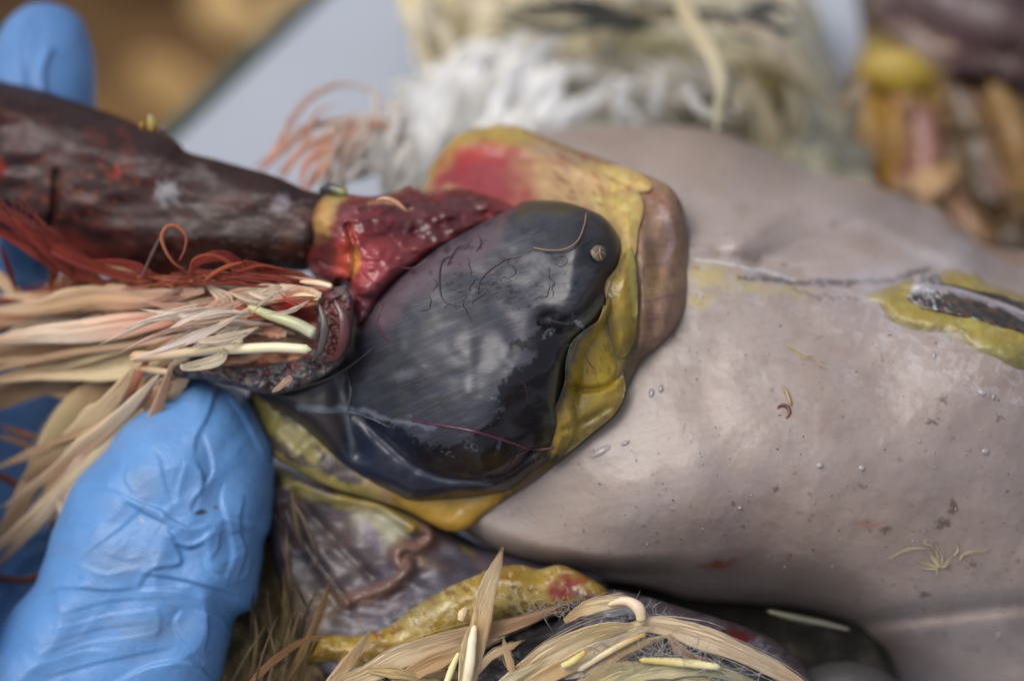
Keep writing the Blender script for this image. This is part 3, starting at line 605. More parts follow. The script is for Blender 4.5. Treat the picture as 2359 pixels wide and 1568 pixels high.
# seed husk stuck on the crop
tube('husk', oc([(1366, 592), (1378, 584), (1392, 583)], -.05), [14, 20, 14], [(120, 108, 90), (96, 90, 76)], M_SKIN, crop, flat=.5, n=10, ms=12, rough=.5)
for a in [[(1370, 590), (1382, 580), (1396, 588)], [(1382, 568), (1381, 584), (1386, 600)]]: tube('husk', oc(a, -.17), [1.6], [(176, 140, 112)], M_SKIN, crop, n=6, ms=6)
# fibre hanging across
tube('fibre', [(x, y, float(on_crop(x, y, -.06))) for x, y in dens([(1225, 570), (1260, 576), (1300, 574), (1330, 555), (1345, 520), (1350, 490)])], [1.8], [(150, 120, 96), (140, 110, 84)], M_HAIR, crop, n=20, ms=6)
tube('fibre', [(x, y, float(on_crop(x, y, -.05))) for x, y in dens([(640, 905), (700, 890), (760, 870), (810, 840), (855, 805)])], [2.6, 2.2, 1.2], [(120, 112, 100), (110, 100, 90)], M_HAIR, crop, n=20, ms=6)
for pts in ([(690, 938), (740, 950), (800, 948), (850, 962), (900, 985)], [(796, 850), (808, 900), (802, 950), (818, 1040)]) if True else ([(690, 938), (740, 950), (800, 948), (850, 962), (900, 985)], [(796, 850), (808, 900), (802, 950), (818, 1040)], [(820, 1040), (880, 1050), (960, 1090), (1060, 1112)]):
    tube('membrane_thread', [(x, y, float(on_crop(x, y, -.03))) for x, y in dens(pts)], [.6, 2.6, .5], [(84, 92, 104), (76, 82, 94)], M_WET, crop, flat=.4, n=20, ms=6, rough=.5)

# ---- fat lobes at the right of the crop
def fatp(dark=0):
    def f(p):
        s = p.s; p = Paint(p.x, p.y, (176, 144, 42), .3); p.noise((198, 166, 62), 40, -.1, .3, .6); p.noise((128, 112, 50), 34, .0, .35, .6, 0, 1, 6)
        if not dark: p.line([(1372, 742), (1404, 790), (1412, 850), (1385, 885)], 24, (186, 156, 34), .9, 1.3, 5); p.blob(1350, 950, 70, 50, 0, (132, 116, 54), .7, .6, 10); p.blob(1390, 920, 20, 20, 0, (170, 146, 62), .6, .8, 6); p.blob(1385, 715, 14, 40, 15, (196, 178, 84), .8, .6, 4); p.blob(1330, 810, 26, 30, 0, (122, 110, 56), .6, .7, 6)
        p.noise((96, 70, 36), 6, .34, .42, .5, 80, 4, 9, o=3)
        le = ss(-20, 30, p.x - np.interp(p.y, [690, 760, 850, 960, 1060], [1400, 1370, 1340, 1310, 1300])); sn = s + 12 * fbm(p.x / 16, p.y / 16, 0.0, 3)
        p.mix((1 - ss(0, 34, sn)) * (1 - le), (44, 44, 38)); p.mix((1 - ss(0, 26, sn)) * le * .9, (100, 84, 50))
        if dark: p.mix(np.full(len(p.x), dark), (116, 100, 46)); p.line([(1446, 570), (1458, 640), (1462, 720)], 8, (180, 168, 84), .6, 1.5, 4)
        return p
    return f
def lob_d(x, y): return np.minimum(on_crop(x, y, 0) + .9 * ss(0, 60, -sdf(x, y, cr(COUT, 3, True))[0]), FLD(x, y) - .02)
LOB = [([(1350, 756), (1378, 738), (1392, 700), (1404, 745), (1418, 800), (1432, 850), (1440, 900), (1418, 950), (1370, 992), (1310, 1040), (1262, 1066), (1262, 985), (1284, 925), (1300, 880), (1302, 838), (1316, 790)], .10, .14, 50, 0),
       ([(1436, 585), (1452, 566), (1466, 620), (1468, 720), (1458, 790), (1436, 822), (1412, 812), (1398, 740), (1396, 690), (1412, 636)], .03, .06, 34, .45)]
def lob_crease(x, y): return .05 * fbm(x / 60, y / 60, 0.0, 2) + .10 * np.exp(-(dline(x, y, cr([(1296, 884), (1350, 897), (1400, 888), (1424, 862)], 4))[0] / 7) ** 2) + .06 * np.exp(-(dline(x, y, cr([(1300, 990), (1350, 970), (1400, 940)], 4))[0] / 9) ** 2)
for o_, h_, T_, R_, dk in LOB:
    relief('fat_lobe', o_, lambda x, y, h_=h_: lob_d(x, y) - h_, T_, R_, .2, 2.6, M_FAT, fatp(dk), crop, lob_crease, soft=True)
def palef(p):
    e = 1 - ss(0, 22, p.s + 9 * fbm(p.x / 12, p.y / 12, 0.0, 3)); p = Paint(p.x, p.y, (194, 168, 92), .35).noise((206, 188, 126), 20, 0, .3, .7).noise((176, 140, 80), 14, .05, .3, .6, seed=4)
    p.mix(e * .9, (170, 138, 84)); return p
for o_, h_, T_, R_ in [([(1385, 452), (1420, 440), (1466, 442), (1482, 480), (1470, 530), (1462, 590), (1436, 590), (1425, 530), (1400, 500)], .08, .11, 40), ([(1350, 388), (1410, 380), (1480, 404), (1500, 436), (1450, 442), (1390, 420)], .04, .07, 30)]:
    relief('fat_lobe', o_, lambda x, y, h_=h_: FLD(x, y) - h_, T_, R_, .2, 2.6, M_FAT, palef, flap, lambda x, y: .04 * fbm(x / 26, y / 26, 0.0, 2), soft=True)
tube('fibre', [(1344, 802, -.14), (1352, 828, -.15), (1368, 850, -.13)], [1.6], [(90, 56, 30)], M_HAIR, crop, n=12, ms=6)

# ---- red tissue at the base of the neck
def redp(p):
    p = Paint(p.x, p.y, (104, 30, 34), .42); p.noise((138, 44, 48), 60, -.05, .3, .7); p.noise((66, 16, 22), 50, .0, .35, .7, 20, 1.5, 5)
    p.noise((150, 60, 60), 8, .1, .3, .4, -25, 5, 31); p.noise((60, 12, 18), 8, .12, .3, .5, -25, 5, 37); p.blob(1010, 500, 110, 44, -10, (76, 14, 20), .8, .6, 12); p.poly([(860, 640), (950, 600), (900, 680), (840, 750), (810, 720)], (116, 66, 76), .8, 14, 8); p.blob(850, 610, 60, 60, 30, (172, 66, 70), .6, .7, 14); p.blob(800, 580, 20, 50, 10, (196, 70, 40), .7, .6, 10)
    p.blob(750, 500, 24, 60, 20, (190, 150, 84), .85, .5, 10); p.blob(818, 600, 9, 34, 0, (212, 150, 74), .85, .5, 6); p.blob(745, 570, 28, 34, 0, (70, 20, 22), .85, .6, 10); p.blob(850, 560, 60, 30, 0, (130, 40, 44), .5, .6, 14)
    p.blob(770, 450, 30, 14, 10, (150, 140, 80), .8, .6, 6); p.blob(800, 700, 16, 40, 10, (150, 90, 96), .6, .6, 6); p.line([(850, 470), (900, 465), (935, 485)], 4, (186, 130, 100), .8, 1.3, 2)
    p.blob(770, 650, 30, 14, 0, (30, 14, 14), .8, .6, 8); return p
REDO = [(716, 500), (735, 462), (775, 444), (850, 452), (915, 440), (943, 426), (985, 440), (1060, 434), (1130, 452), (1190, 478), (1170, 505), (1080, 545), (990, 590), (920, 640), (875, 690), (850, 740), (820, 760), (800, 720), (795, 660), (770, 672), (725, 640), (704, 600), (722, 550)]
redt = part(relief('red_tissue', REDO, rbf([(730, 500, 1.3), (800, 560, .8), (950, 500, 1.3), (1150, 480, 1.6), (900, 600, .75), (820, 720, .85), (740, 620, 1.3), (1000, 560, 1.0)]), .5, 34, .5, 2.8, M_WET, redp, bird,
       lambda x, y: .20 * fbm(x / 70, y / 50, 0.0, 3) - .05 * np.abs(fbm(x / 80 + y / 90 + 3, y / 36 - x / 80, 0.0, 2)) * 2 + .10 * np.exp(-(dline(x, y, cr([(800, 520), (820, 600), (800, 680)], 4))[0] / 8) ** 2)), 'raw red tissue where the neck meets the crop')
tube('vein', [(905 - 40, 460, .95), (890, 458, .9), (915, 468, .9), (936, 486, .9)], [2, 6, 6, 2], [(200, 150, 120), (210, 160, 120)], M_WET, redt, n=12)

# ---- torn skin edge holding the quills
def tornp(p):
    p = Paint(p.x, p.y, (76, 72, 76), .5); p.noise((112, 104, 98), 14, -.05, .25, .8, 60, 2); p.noise((44, 40, 46), 16, .05, .3, .8, 60, 2, 5)
    p.poly([(745, 690), (790, 680), (810, 740), (790, 810), (745, 830), (750, 770)], (112, 60, 62), .8, 12, 8); p.line([(765, 720), (772, 780), (750, 825)], 7, (74, 18, 20), .8, 1.3, 4); p.noise((130, 20, 24), 9, .25, .32, .6, 0, 1, 8); return p
TORN = [(752, 672), (790, 660), (812, 690), (812, 760), (800, 820), (770, 850), (720, 880), (650, 905), (600, 905), (540, 890), (470, 875), (410, 870), (395, 850), (430, 828), (520, 842), (600, 838), (680, 828), (715, 805), (728, 760), (730, 710)]
torn = part(relief('torn_skin', TORN, rbf([(770, 700, .35), (780, 800, .3), (650, 870, .5), (450, 855, .9), (730, 740, .4)]), .28, 20, .25, 2.8, M_SKIN, tornp, bird, lambda x, y: .18 * fbm(x / 26, y / 18, 0.0, 4)), 'torn dark skin edge that the quills poke out of')
tube('skin_fold', [(770, 690, .2), (790, 730, .1), (792, 780, .12), (775, 820, .25), (748, 832, .35)], [5, 11, 12, 9, 3], [(96, 66, 64), (86, 40, 42), (70, 30, 32)], M_WET, torn, n=20, ms=12, rough=.4, flat=.5, rfn=lambda t, r: rounded(t, r) * (1 + .5 * fbm(t * 7, t * 0, 0.0, 2)))
tube('skin_fold', [(735, 700, .2), (748, 750, .12), (740, 800, .2), (716, 835, .3)], [4, 9, 9, 3], [(92, 86, 82), (76, 70, 70)], M_SKIN, torn, n=18, ms=10, flat=.5, rfn=lambda t, r: rounded(t, r) * (1 + .5 * fbm(t * 7 + 3, t * 0, 0.0, 2)))
feather([(672, 868, .3), (655, 882, .22), (625, 903, .15)], 9, [(214, 176, 150), (190, 160, 140)], bird, 4, root=.6)

# ---- neck
def neckp(p):
    p = Paint(p.x, p.y, (48, 21, 19), .44); p.noise((40, 24, 22), 50, -.1, .3, .8, 15, 2); p.noise((64, 38, 38), 60, .0, .35, .6, 15, 2.5, 5); p.noise((84, 38, 28), 30, .1, .35, .5, 15, 2, 9)
    p.poly([(-60, 150), (0, 190), (200, 250), (330, 300), (420, 345), (560, 390), (720, 440), (760, 470), (560, 440), (400, 400), (200, 290), (0, 240)], (44, 24, 24), .8, 12, 8)
    p.blob(60, 330, 120, 50, 15, (80, 50, 54), .6, .7, 16); p.blob(140, 400, 70, 40, 0, (84, 66, 60), .6, .6, 20)
    p.line([(285, 310), (300, 350), (290, 380)], 12, (92, 38, 34), .6, 1.6, 12, 20); p.blob(270, 398, 24, 9, -20, (140, 40, 30), .7, .9, 10, 14); p.blob(5, 390, 12, 24, 0, (150, 40, 30), .8, .5, 6); p.noise((150, 70, 42), 6, .26, .36, .5, 20, 2, 13, mask=(1 - ss(120, 160, np.hypot(p.x - 180, (p.y - 430) * 1.6))))
    p.blob(385, 445, 26, 24, 0, (140, 140, 146), .8, .5, 12, 12); p.blob(520, 500, 140, 36, 10, (74, 62, 58), .6, .6, 20); p.noise((104, 94, 92), 8, .2, .34, .5, 5, 2.5, 17, mask=ss(330, 400, p.x) * (p.y > 460)); p.blob(645, 470, 16, 22, 30, (158, 150, 160), .6, .6, 6); p.blob(470, 395, 26, 12, 20, (104, 90, 92), .6, .6, 8)
    p.noise((30, 18, 16), 14, .16, .36, .5, 20, 2.5, 23); p.poly([(-60, 470), (100, 520), (260, 600), (120, 640), (-60, 640)], (128, 46, 34), .7, 20, 16); return p
NOUT = [(-320, 120), (-100, 160), (0, 186), (100, 208), (200, 243), (270, 266), (325, 290), (372, 304), (412, 330), (432, 350), (500, 368), (560, 385), (640, 408), (700, 436), (760, 456), (775, 520), (740, 600), (700, 625), (600, 622), (480, 640), (340, 655), (200, 625), (60, 560), (-100, 500), (-320, 470)]
def neck_d(x, y):
    m = 186 + .34 * x * (x > 0) + .3 * x * (x <= 0); c = (y - (m + 160)) / 170; return 2.4 - .8 * ss(0, 760, x) + 0 * y
neck = part(relief('neck', NOUT, neck_d, lambda x, y: 1.0 - .4 * ss(0, 700, x), lambda x, y: 150 - 70 * ss(0, 700, x), .9, 3.6, M_NECK, neckp, bird,
       lambda x, y: .16 * fbm(x / 150, y / 60, 0.0, 2) + .018 * fbm(x / 34, y / 24, 0.0, 2) + .12 * np.exp(-(dline(x, y, cr([(130, 400), (128, 470), (118, 520)], 4))[0] / 9) ** 2)), 'dark brown blood crusted neck reaching out of the left edge')
tube('tissue_tag', [(352, 300, 2.0), (350, 280, 1.9), (343, 263, 1.9)], [14, 11, 7], [(150, 90, 60), (190, 170, 90), (110, 80, 90)], M_WET, neck, n=10)
tube('tissue_tag', [(330, 296, 2.0), (325, 284, 1.9)], [9, 5], [(150, 100, 50), (176, 136, 60)], M_WET, neck, n=6)
tube('tissue_tag', [(378, 306, 2.1), (372, 290, 2.0)], [7, 4], [(120, 80, 90), (180, 160, 180)], M_WET, neck, n=6)
tube('tissue_tag', [(735, 440, 1.7), (765, 436, 1.6), (800, 446, 1.5)], [8, 14, 9], [(36, 40, 46), (44, 46, 50), (150, 150, 90)], M_WET, neck, n=12)

def many(n, cx, cy, sx, sy, ang, sa, ln, wd, cols, d, st=8, seed=1, bend=30, mm=None):
    r = np.random.RandomState(seed)
    for i in range(n):
        x, y = cx + r.uniform(-sx, sx), cy + r.uniform(-sy, sy); a = math.radians(ang + r.normal(0, sa)); L = ln * r.uniform(.7, 1.3); b = r.uniform(-bend, bend)
        dx, dy = math.cos(a), -math.sin(a); dd = d + (1.9 if cy < 420 else 0) + r.uniform(-.4, .3) - (y - cy) * .006
        pth = [(x - dx * L / 2, y - dy * L / 2, dd), (x - dx * L / 6 - dy * b, y - dy * L / 6 + dx * b, dd - .15), (x + dx * L / 6 - dy * b, y + dy * L / 6 + dx * b, dd - .2), (x + dx * L / 2, y + dy * L / 2, dd - .1)]
        c = cols[r.randint(len(cols))]; feather(pth, wd * r.uniform(.6, 1.3), [c, tuple(min(255, v + 8) for v in c)], bird, st, seed=r.randint(1 << 20), hair=3.0 if cy < 420 else 1.5, n=12, m=mm or (M_DOWN if cy < 420 else None), root=.15)
# ================================================================== feathers: matted ones at the left
CR, CRL, TAN, BRN, RED, RDL, PNK = (220, 184, 146), (234, 210, 180), (206, 164, 126), (176, 128, 96), (134, 50, 38), (186, 104, 80), (214, 164, 140)
LF = [ # path, half width, colours, strands
 ([(470, 700, 1.2), (330, 730, 1.8), (180, 800, 2.3), (60, 870, 2.6), (-60, 940, 2.8)], 48, [CRL, CR, TAN, CR], 30),
 ([(500, 680, 1.1), (380, 660, 1.6), (230, 655, 2.1), (90, 680, 2.5), (-40, 700, 2.8)], 26, [RDL, TAN, RED, RDL], 22),
 ([(420, 660, 1.3), (300, 625, 1.9), (200, 625, 2.2), (110, 665, 2.5), (-30, 720, 2.8)], 18, [TAN, RDL, TAN, BRN], 16),
 ([(460, 760, 1.1), (330, 800, 1.7), (190, 850, 2.2), (60, 900, 2.5), (-80, 960, 2.9)], 42, [CR, CRL, CR, TAN], 28),
 ([(430, 820, 1.1), (300, 850, 1.7), (190, 930, 2.1), (110, 1040, 2.4), (30, 1190, 2.6), (-20, 1300, 2.8)], 44, [CR, TAN, (206, 184, 138), CR, TAN], 28),
 ([(395, 850, 1.0), (330, 900, 1.5), (260, 960, 1.8), (180, 1080, 2.2), (90, 1180, 2.4), (10, 1290, 2.6)], 46, [TAN, (206, 176, 128), CR, (190, 160, 116)], 30),
 ([(400, 880, .9), (340, 930, 1.3), (260, 1010, 1.7), (190, 1090, 2.0), (140, 1190, 2.2)], 34, [TAN, BRN, CR, CRL], 22),
 ([(360, 700, 1.5), (240, 700, 2.0), (110, 740, 2.4), (0, 800, 2.6), (-80, 840, 2.8)], 32, [PNK, TAN, CRL, RDL], 22),
 ([(300, 760, 1.9), (200, 750, 2.2), (90, 790, 2.4), (-40, 860, 2.7)], 34, [CR, (176, 160, 150), TAN, CR], 24),
 ([(240, 830, 2.0), (200, 900, 2.2), (150, 990, 2.4), (110, 1050, 2.5)], 24, [BRN, RED, RDL, TAN], 16),
 ([(230, 700, 1.9), (240, 760, 1.9), (210, 820, 2.0), (180, 860, 2.1)], 10, [CR, TAN, (180, 140, 90)], 6),
 ([(330, 640, 1.6), (250, 615, 1.9), (190, 630, 2.1), (130, 680, 2.3)], 7, [TAN, CR, CRL], 5),
 ([(480, 660, 1.0), (520, 700, .8), (440, 740, 1.0), (340, 745, 1.5)], 26, [CRL, PNK, (226, 200, 180)], 16),
 ([(640, 660, .7), (560, 655, .9), (470, 650, 1.2), (400, 690, 1.5)], 20, [CRL, CRL, (226, 196, 164), TAN], 14),
 ([(660, 700, .6), (580, 690, .8), (480, 710, 1.1), (380, 730, 1.5)], 18, [RDL, PNK, RDL, TAN], 14),
 ([(660, 740, .6), (560, 720, .8), (460, 720, 1.1), (380, 760, 1.4)], 20, [RED, RDL, PNK, TAN], 14),
 ([(680, 770, .7), (600, 750, .8), (500, 745, 1.0), (400, 780, 1.3)], 16, [CRL, RDL, (226, 186, 150)], 12),
 ([(560, 790, .8), (480, 770, .9), (400, 790, 1.1), (320, 800, 1.4)], 20, [(226, 186, 140), RDL, TAN], 14),
 ([(400, 785, 1.2), (300, 780, 1.6), (200, 800, 1.9)], 24, [TAN, CR, TAN], 14),
 ([(130, 1150, 1.9), (150, 1190, 1.8), (128, 1230, 1.9)], 14, [CRL, (206, 176, 140)], 6),
 ([(190, 1080, 1.8), (165, 1140, 1.9), (140, 1200, 1.9), (135, 1225, 1.9)], 13, [CRL, CR, CR], 8),
 ([(0, 980, 2.9), (60, 1000, 2.8), (110, 1010, 2.7)], 9, [BRN, (140, 92, 72)], 4),
 ([(-20, 1000, 3.0), (50, 1020, 2.9), (100, 1050, 2.7)], 8, [TAN, (130, 82, 66)], 4),
 ([(-40, 600, 3.0), (0, 640, 2.9), (50, 690, 2.7), (100, 700, 2.5)], 16, [CR, CR, TAN], 10),
 ([(120, 700, 2.3), (60, 720, 2.5), (0, 745, 2.7), (-40, 760, 2.8)], 26, [RDL, (214, 150, 110), TAN], 14),
 ([(300, 880, 1.9), (230, 950, 2.1), (160, 1050, 2.3), (80, 1180, 2.5)], 36, [TAN, (196, 168, 120), CR, TAN], 22),
 ([(340, 840, 1.6), (260, 880, 1.9), (160, 900, 2.3), (60, 890, 2.6)], 30, [BRN, TAN, CR], 18),
]
for p_, w_, c_, s_ in LF: feather(p_, w_ * .92, c_, bird, s_ + 8, root=.12, n=26)
fr = np.random.RandomState(77)
for k in range(24):
    q = fr.uniform(0, 1); 
    if q < .55: e0 = np.array([fr.uniform(420, 640), 680 + 130 * q + fr.uniform(-16, 16)]); e1 = np.array([fr.uniform(-140, 60), 700 + 330 * q + fr.uniform(-40, 40)]); bow = fr.uniform(-50, 20)
    else: e0 = np.array([fr.uniform(300, 440), fr.uniform(790, 890)]); e1 = np.array([fr.uniform(-60, 150), fr.uniform(1060, 1330)]); bow = fr.uniform(-70, -10)
    nr_ = np.array([e1[1] - e0[1], e0[0] - e1[0]]); nr_ /= np.linalg.norm(nr_); zz = fr.uniform(-.3, .25)
    pth = [(*(e0 + (e1 - e0) * t - nr_ * bow * 2.4 * t * (1 - t) + fr.uniform(-9, 9, 2)), 1.1 + 1.4 * t + zz) for t in (0, .25, .5, .75, 1)]
    c = [[CRL, CR, TAN, CR], [PNK, TAN, CR], [CR, (214, 190, 148), TAN], [RDL, PNK, CRL, TAN]][fr.randint(4)]
    feather(pth, fr.choice([9, 14, 22, 30, 40]), c, bird, 14, root=.2, n=30, m=M_DOWN if k % 3 else None, hair=1.2, seed=100 + k, flat=.18, twist=fr.uniform(-25, 25), fray=.8)
many(26, 460, 725, 110, 55, 190, 12, 250, 8, [CRL, PNK, CRL, CR, (236, 214, 194)], .9, st=8, seed=53, bend=22, mm=M_DOWN)
many(8, 640, 690, 60, 30, 190, 16, 130, 9, [CRL, (180, 60, 48), (236, 214, 184)], .5, st=5, seed=54, bend=14, mm=M_DOWN)
# rusty wet curls of down under the neck
rr = np.random.RandomState(8)
RC = [([(-30, 470, 1.6), (60, 540, 1.6), (140, 580, 1.5), (230, 620, 1.4), (340, 645, 1.3), (460, 640, 1.2)], 20), ([(-30, 520, 1.8), (50, 560, 1.8), (120, 600, 1.7), (200, 640, 1.6), (300, 665, 1.5)], 20),
      ([(30, 500, 1.5), (90, 560, 1.5), (160, 630, 1.6), (180, 660, 1.7)], 14), ([(430, 640, 1.1), (460, 600, .9), (520, 590, .9), (560, 620, .9), (640, 625, .8), (720, 640, .7)], 16),
      ([(450, 620, 1.0), (520, 640, .9), (600, 640, .8), (680, 650, .7), (760, 660, .6)], 18), ([(200, 600, 1.5), (300, 610, 1.3), (360, 640, 1.2), (450, 655, 1.1)], 14), ([(560, 600, .8), (620, 620, .8), (700, 630, .7)], 10), ([(0, 560, 2.0), (20, 620, 2.2), (40, 680, 2.4)], 8),
      ([(110, 560, 1.7), (125, 620, 1.9), (110, 670, 2.2)], 14)]
for p_, w_ in RC: feather(p_, w_ * .8, [(136, 48, 38), (120, 42, 34), (166, 80, 58)], bird, 22, hair=1.1, rough=.4, root=.2, fray=.9)
tube('down_curl', [(425, 622, 1.0), (400, 605, .9), (380, 575, .85), (372, 545, .85), (385, 522, .85), (408, 522, .85), (428, 545, .85), (425, 575, .9), (412, 602, .95)], [2, 4.2, 3.6, 1.5], [(176, 90, 62), (190, 110, 76), (170, 84, 58)], M_FEATH, bird, flat=.6, n=48, ms=8, rough=.45)
tube('down_curl', [(435, 640, .9), (445, 600, .75), (480, 588, .7), (520, 600, .7), (545, 625, .75), (600, 612, .75), (660, 622, .7)], [2, 4.5, 5, 2], [(160, 72, 52), (146, 60, 44)], M_FEATH, bird, flat=.6, n=40, ms=8)
tube('down_curl', [(470, 648, .85), (500, 625, .75), (530, 612, .7), (560, 604, .7)], [3, 5, 5, 2], [(190, 100, 66), (170, 84, 56)], M_FEATH, bird, flat=.6, n=16, ms=8)
tube('down_curl', [(370, 545, .95), (350, 585, 1.0), (330, 630, 1.1), (322, 640, 1.1)], [3, 4, 3, 2], [(96, 84, 84), (120, 90, 84)], M_FEATH, bird, n=14, ms=6)
tube('down_curl', [(120, 1190, 2.4), (128, 1250, 2.4), (110, 1310, 2.4), (60, 1335, 2.5), (-20, 1328, 2.7)], [8, 9, 9, 8], [(140, 84, 66), (130, 74, 60), (120, 70, 56)], M_FEATH, bird, flat=.7, n=24, ms=8)
tube('down_curl', [(-20, 1085, 2.9), (20, 1105, 2.8), (55, 1120, 2.7), (90, 1080, 2.6)], [9, 9, 7], [(120, 64, 54), (110, 60, 50)], M_FEATH, bird, n=16, ms=8)
strandset('down_strand', [[(J(440, 40), J(650, 14), 1.0), (J(330, 40), J(655, 22), 1.4), (J(200, 40), J(670, 30), 1.9), (J(60, 30), J(690, 40), 2.3)] for _ in range(26)], 1.5, [(176, 96, 70), (150, 80, 60)], bird, 'stuff')
strandset('down_strand', [[(J(700, 30), J(655, 12), .55), (J(600, 30), J(645, 16), .7), (J(500, 30), J(640, 18), .85), (J(420, 30), J(640, 16), 1.0)] for _ in range(26)], 1.4, [(124, 44, 34), (140, 62, 44)], bird, 'stuff')
strandset('down_strand', [[(J(30, 60), J(480, 30), 1.6), (J(90, 40), J(550, 26), 1.6), (J(150, 40), J(600, 30), 1.7), (J(210, 40), J(650, 26), 1.8)] for _ in range(26)], 1.5, [(110, 40, 32), (130, 56, 42)], bird, 'stuff')
# bead of white fat
tube('white_bead', [(228, 624, 1.6), (245, 632, 1.55), (258, 640, 1.6)], [9, 14, 8], [(210, 206, 214), (214, 208, 214)], M_WET, bird, n=8)
# flesh and skin under the matted feathers
def bkp(p):
    p = Paint(p.x, p.y, (206, 150, 118), .5); p.noise((182, 92, 68), 18, .0, .25, .8, -10, 3, 2); p.noise((226, 190, 160), 14, .05, .25, .8, -15, 4, 6); p.noise((90, 50, 44), 12, .2, .35, .7, -10, 3, 9); p.blob(700, 730, 40, 20, 20, (150, 24, 28), .8, .5, 8); p.line([(640, 760), (730, 790)], 10, (40, 30, 30), .7, 1.4); p.line([(440, 790), (560, 815)], 12, (70, 50, 50), .6, 1.4, 5); return p
part(relief('feathered_skin', [(300, 690), (440, 640), (600, 630), (760, 650), (770, 720), (750, 800), (700, 850), (560, 860), (420, 870), (330, 850), (280, 790)], rbf([(300, 760, 2.4), (500, 740, 1.4), (740, 740, .8), (500, 840, 1.5)]), .4, 30, .3, 4, M_SKIN, bkp, bird, lambda x, y: .2 * fbm(x / 60, y / 22, 0.0, 3)), 'pink raw skin under the matted feathers')
part(relief('gap_shade_sheet', [(1380, 1330), (1500, 1340), (1700, 1380), (1900, 1400), (2010, 1430), (2050, 1520), (2080, 1640), (1900, 1760), (1500, 1760), (1350, 1500)], rbf([(1400, 1340, 3.4), (1700, 1400, 3.1), (2000, 1450, 2.8), (1700, 1600, 2.3), (2000, 1600, 2.3)]), .3, 30, .3, 6, M_SKIN,
     lambda p: Paint(p.x, p.y, (30, 27, 22), .9).noise((42, 37, 30), 30, 0, .3, .7), bird, lambda x, y: .15 * fbm(x / 60, y / 60, 0.0, 3)), 'added dark sheet for the shade in the gap below the breast')  # dark sheet added so the gap reads as deep shade
tube('drumstick', [(1820, 1660, 2.0), (1900, 1610, 1.9), (1990, 1620, 1.8), (2080, 1700, 1.6)], [50, 80, 90, 80], [(64, 62, 64), (70, 68, 70), (60, 58, 60)], M_SKIN, bird, n=24, ms=20, rough=.5)
# cut quills
QU = [([(718, 805, .15), (640, 800, .25), (560, 803, .4), (470, 808, .6), (380, 818, .9), (298, 822, 1.2)], [11, 12, 12, 12, 11, 14], [(240, 232, 196), (240, 230, 190), (232, 208, 170), (214, 174, 134)]),
      ([(560, 790, .5), (510, 765, .6), (460, 740, .8), (412, 716, 1.0)], [9, 11, 12, 10], [(236, 226, 190), (242, 226, 176), (236, 218, 184)]),
      ([(728, 770, .25), (680, 745, .3), (620, 725, .4), (570, 705, .55)], [15, 14, 12, 6], [(206, 204, 178), (190, 190, 140), (200, 196, 150)]),
      ([(395, 858, .9), (350, 852, 1.1), (300, 845, 1.4)], [8, 9, 6], [(206, 184, 150), (196, 166, 128)]),
      ([(765, 660, .4), (730, 652, .5), (690, 650, .6)], [6, 8, 4], [(236, 216, 180), (230, 190, 160)]),
      ([(735, 690, .35), (700, 680, .45), (660, 690, .6), (620, 700, .7)], [5, 7, 6, 3], [(230, 206, 160), (226, 190, 160)])]
for p_, r_, c_ in QU:
    q_ = tube('quill', p_, r_, c_, M_QUILL, bird, n=30, ms=12, rough=.35)
feather([(520, 805, .4), (500, 830, .35), (430, 845, .5), (415, 838, .6)], 14, [(232, 214, 184), (226, 206, 176)], bird, 8)
feather([(720, 700, .4), (680, 700, .5), (640, 705, .6), (600, 690, .7)], 13, [(200, 40, 36), (150, 20, 20), (220, 150, 110)], bird, 6)
feather([(740, 680, .35), (690, 672, .5), (620, 690, .6), (520, 700, .9)], 14, [(240, 216, 180), (226, 150, 120), (236, 200, 160)], bird, 10)
feather([(720, 670, .45), (640, 668, .6), (560, 672, .8), (480, 690, 1.0)], 16, [(236, 196, 164), (236, 214, 184), (210, 120, 96)], bird, 12)
feather([(660, 770, .6), (620, 762, .7), (560, 748, .8)], 14, [(232, 190, 156), (216, 110, 86)], bird, 8)
feather([(690, 760, .7), (640, 740, .8), (570, 735, .9), (500, 720, 1.0)], 12, [(226, 180, 140), (206, 90, 70), (220, 150, 120)], bird, 10)

# pink loops of down against the tray
PKL, PKR = (222, 176, 152), (196, 116, 88)
for p_, w_, c_, n_ in [([(585, 388, 4.0), (630, 350, 4.2), (670, 280, 4.4), (720, 222, 4.6), (790, 195, 4.8), (860, 212, 4.9), (900, 262, 5.0)], 7, [PKR, (206, 140, 110), PKL, PKL], 4),
                       ([(600, 395, 3.9), (650, 345, 4.1), (700, 300, 4.3), (760, 282, 4.5), (840, 268, 4.7)], 12, [PKR, PKL, PKL], 8), ([(650, 410, 3.8), (690, 350, 4.0), (740, 320, 4.2), (800, 290, 4.4), (860, 272, 4.6), (900, 280, 4.7)], 12, [PKR, PKL, (226, 196, 180)], 8),
                       ([(690, 430, 3.6), (710, 370, 3.9), (770, 330, 4.2), (850, 290, 4.5), (905, 300, 4.6), (935, 350, 4.7)], 12, [PKR, (206, 146, 118), (200, 160, 136)], 8), ([(640, 400, 3.8), (700, 330, 4.1), (730, 260, 4.3), (780, 240, 4.5)], 7, [PKR, PKL], 5),
                       ([(700, 440, 3.5), (740, 390, 3.7), (770, 340, 4.0), (800, 300, 4.2)], 16, [PKR, PKL, (226, 200, 184)], 10)]:
    feather(p_, w_, c_, bird, n_, flat=.3, root=.3, m=M_DOWN, hair=2)
many(16, 790, 370, 60, 60, 62, 18, 130, 9, [(214, 196, 180), (220, 206, 196), (206, 176, 156), (226, 216, 208)], 2.4, st=6, seed=71, bend=16)
many(16, 900, 350, 50, 80, 66, 16, 150, 14, [(236, 230, 222), (226, 218, 206), (240, 238, 234)], 2.9, st=6, seed=72, bend=16)

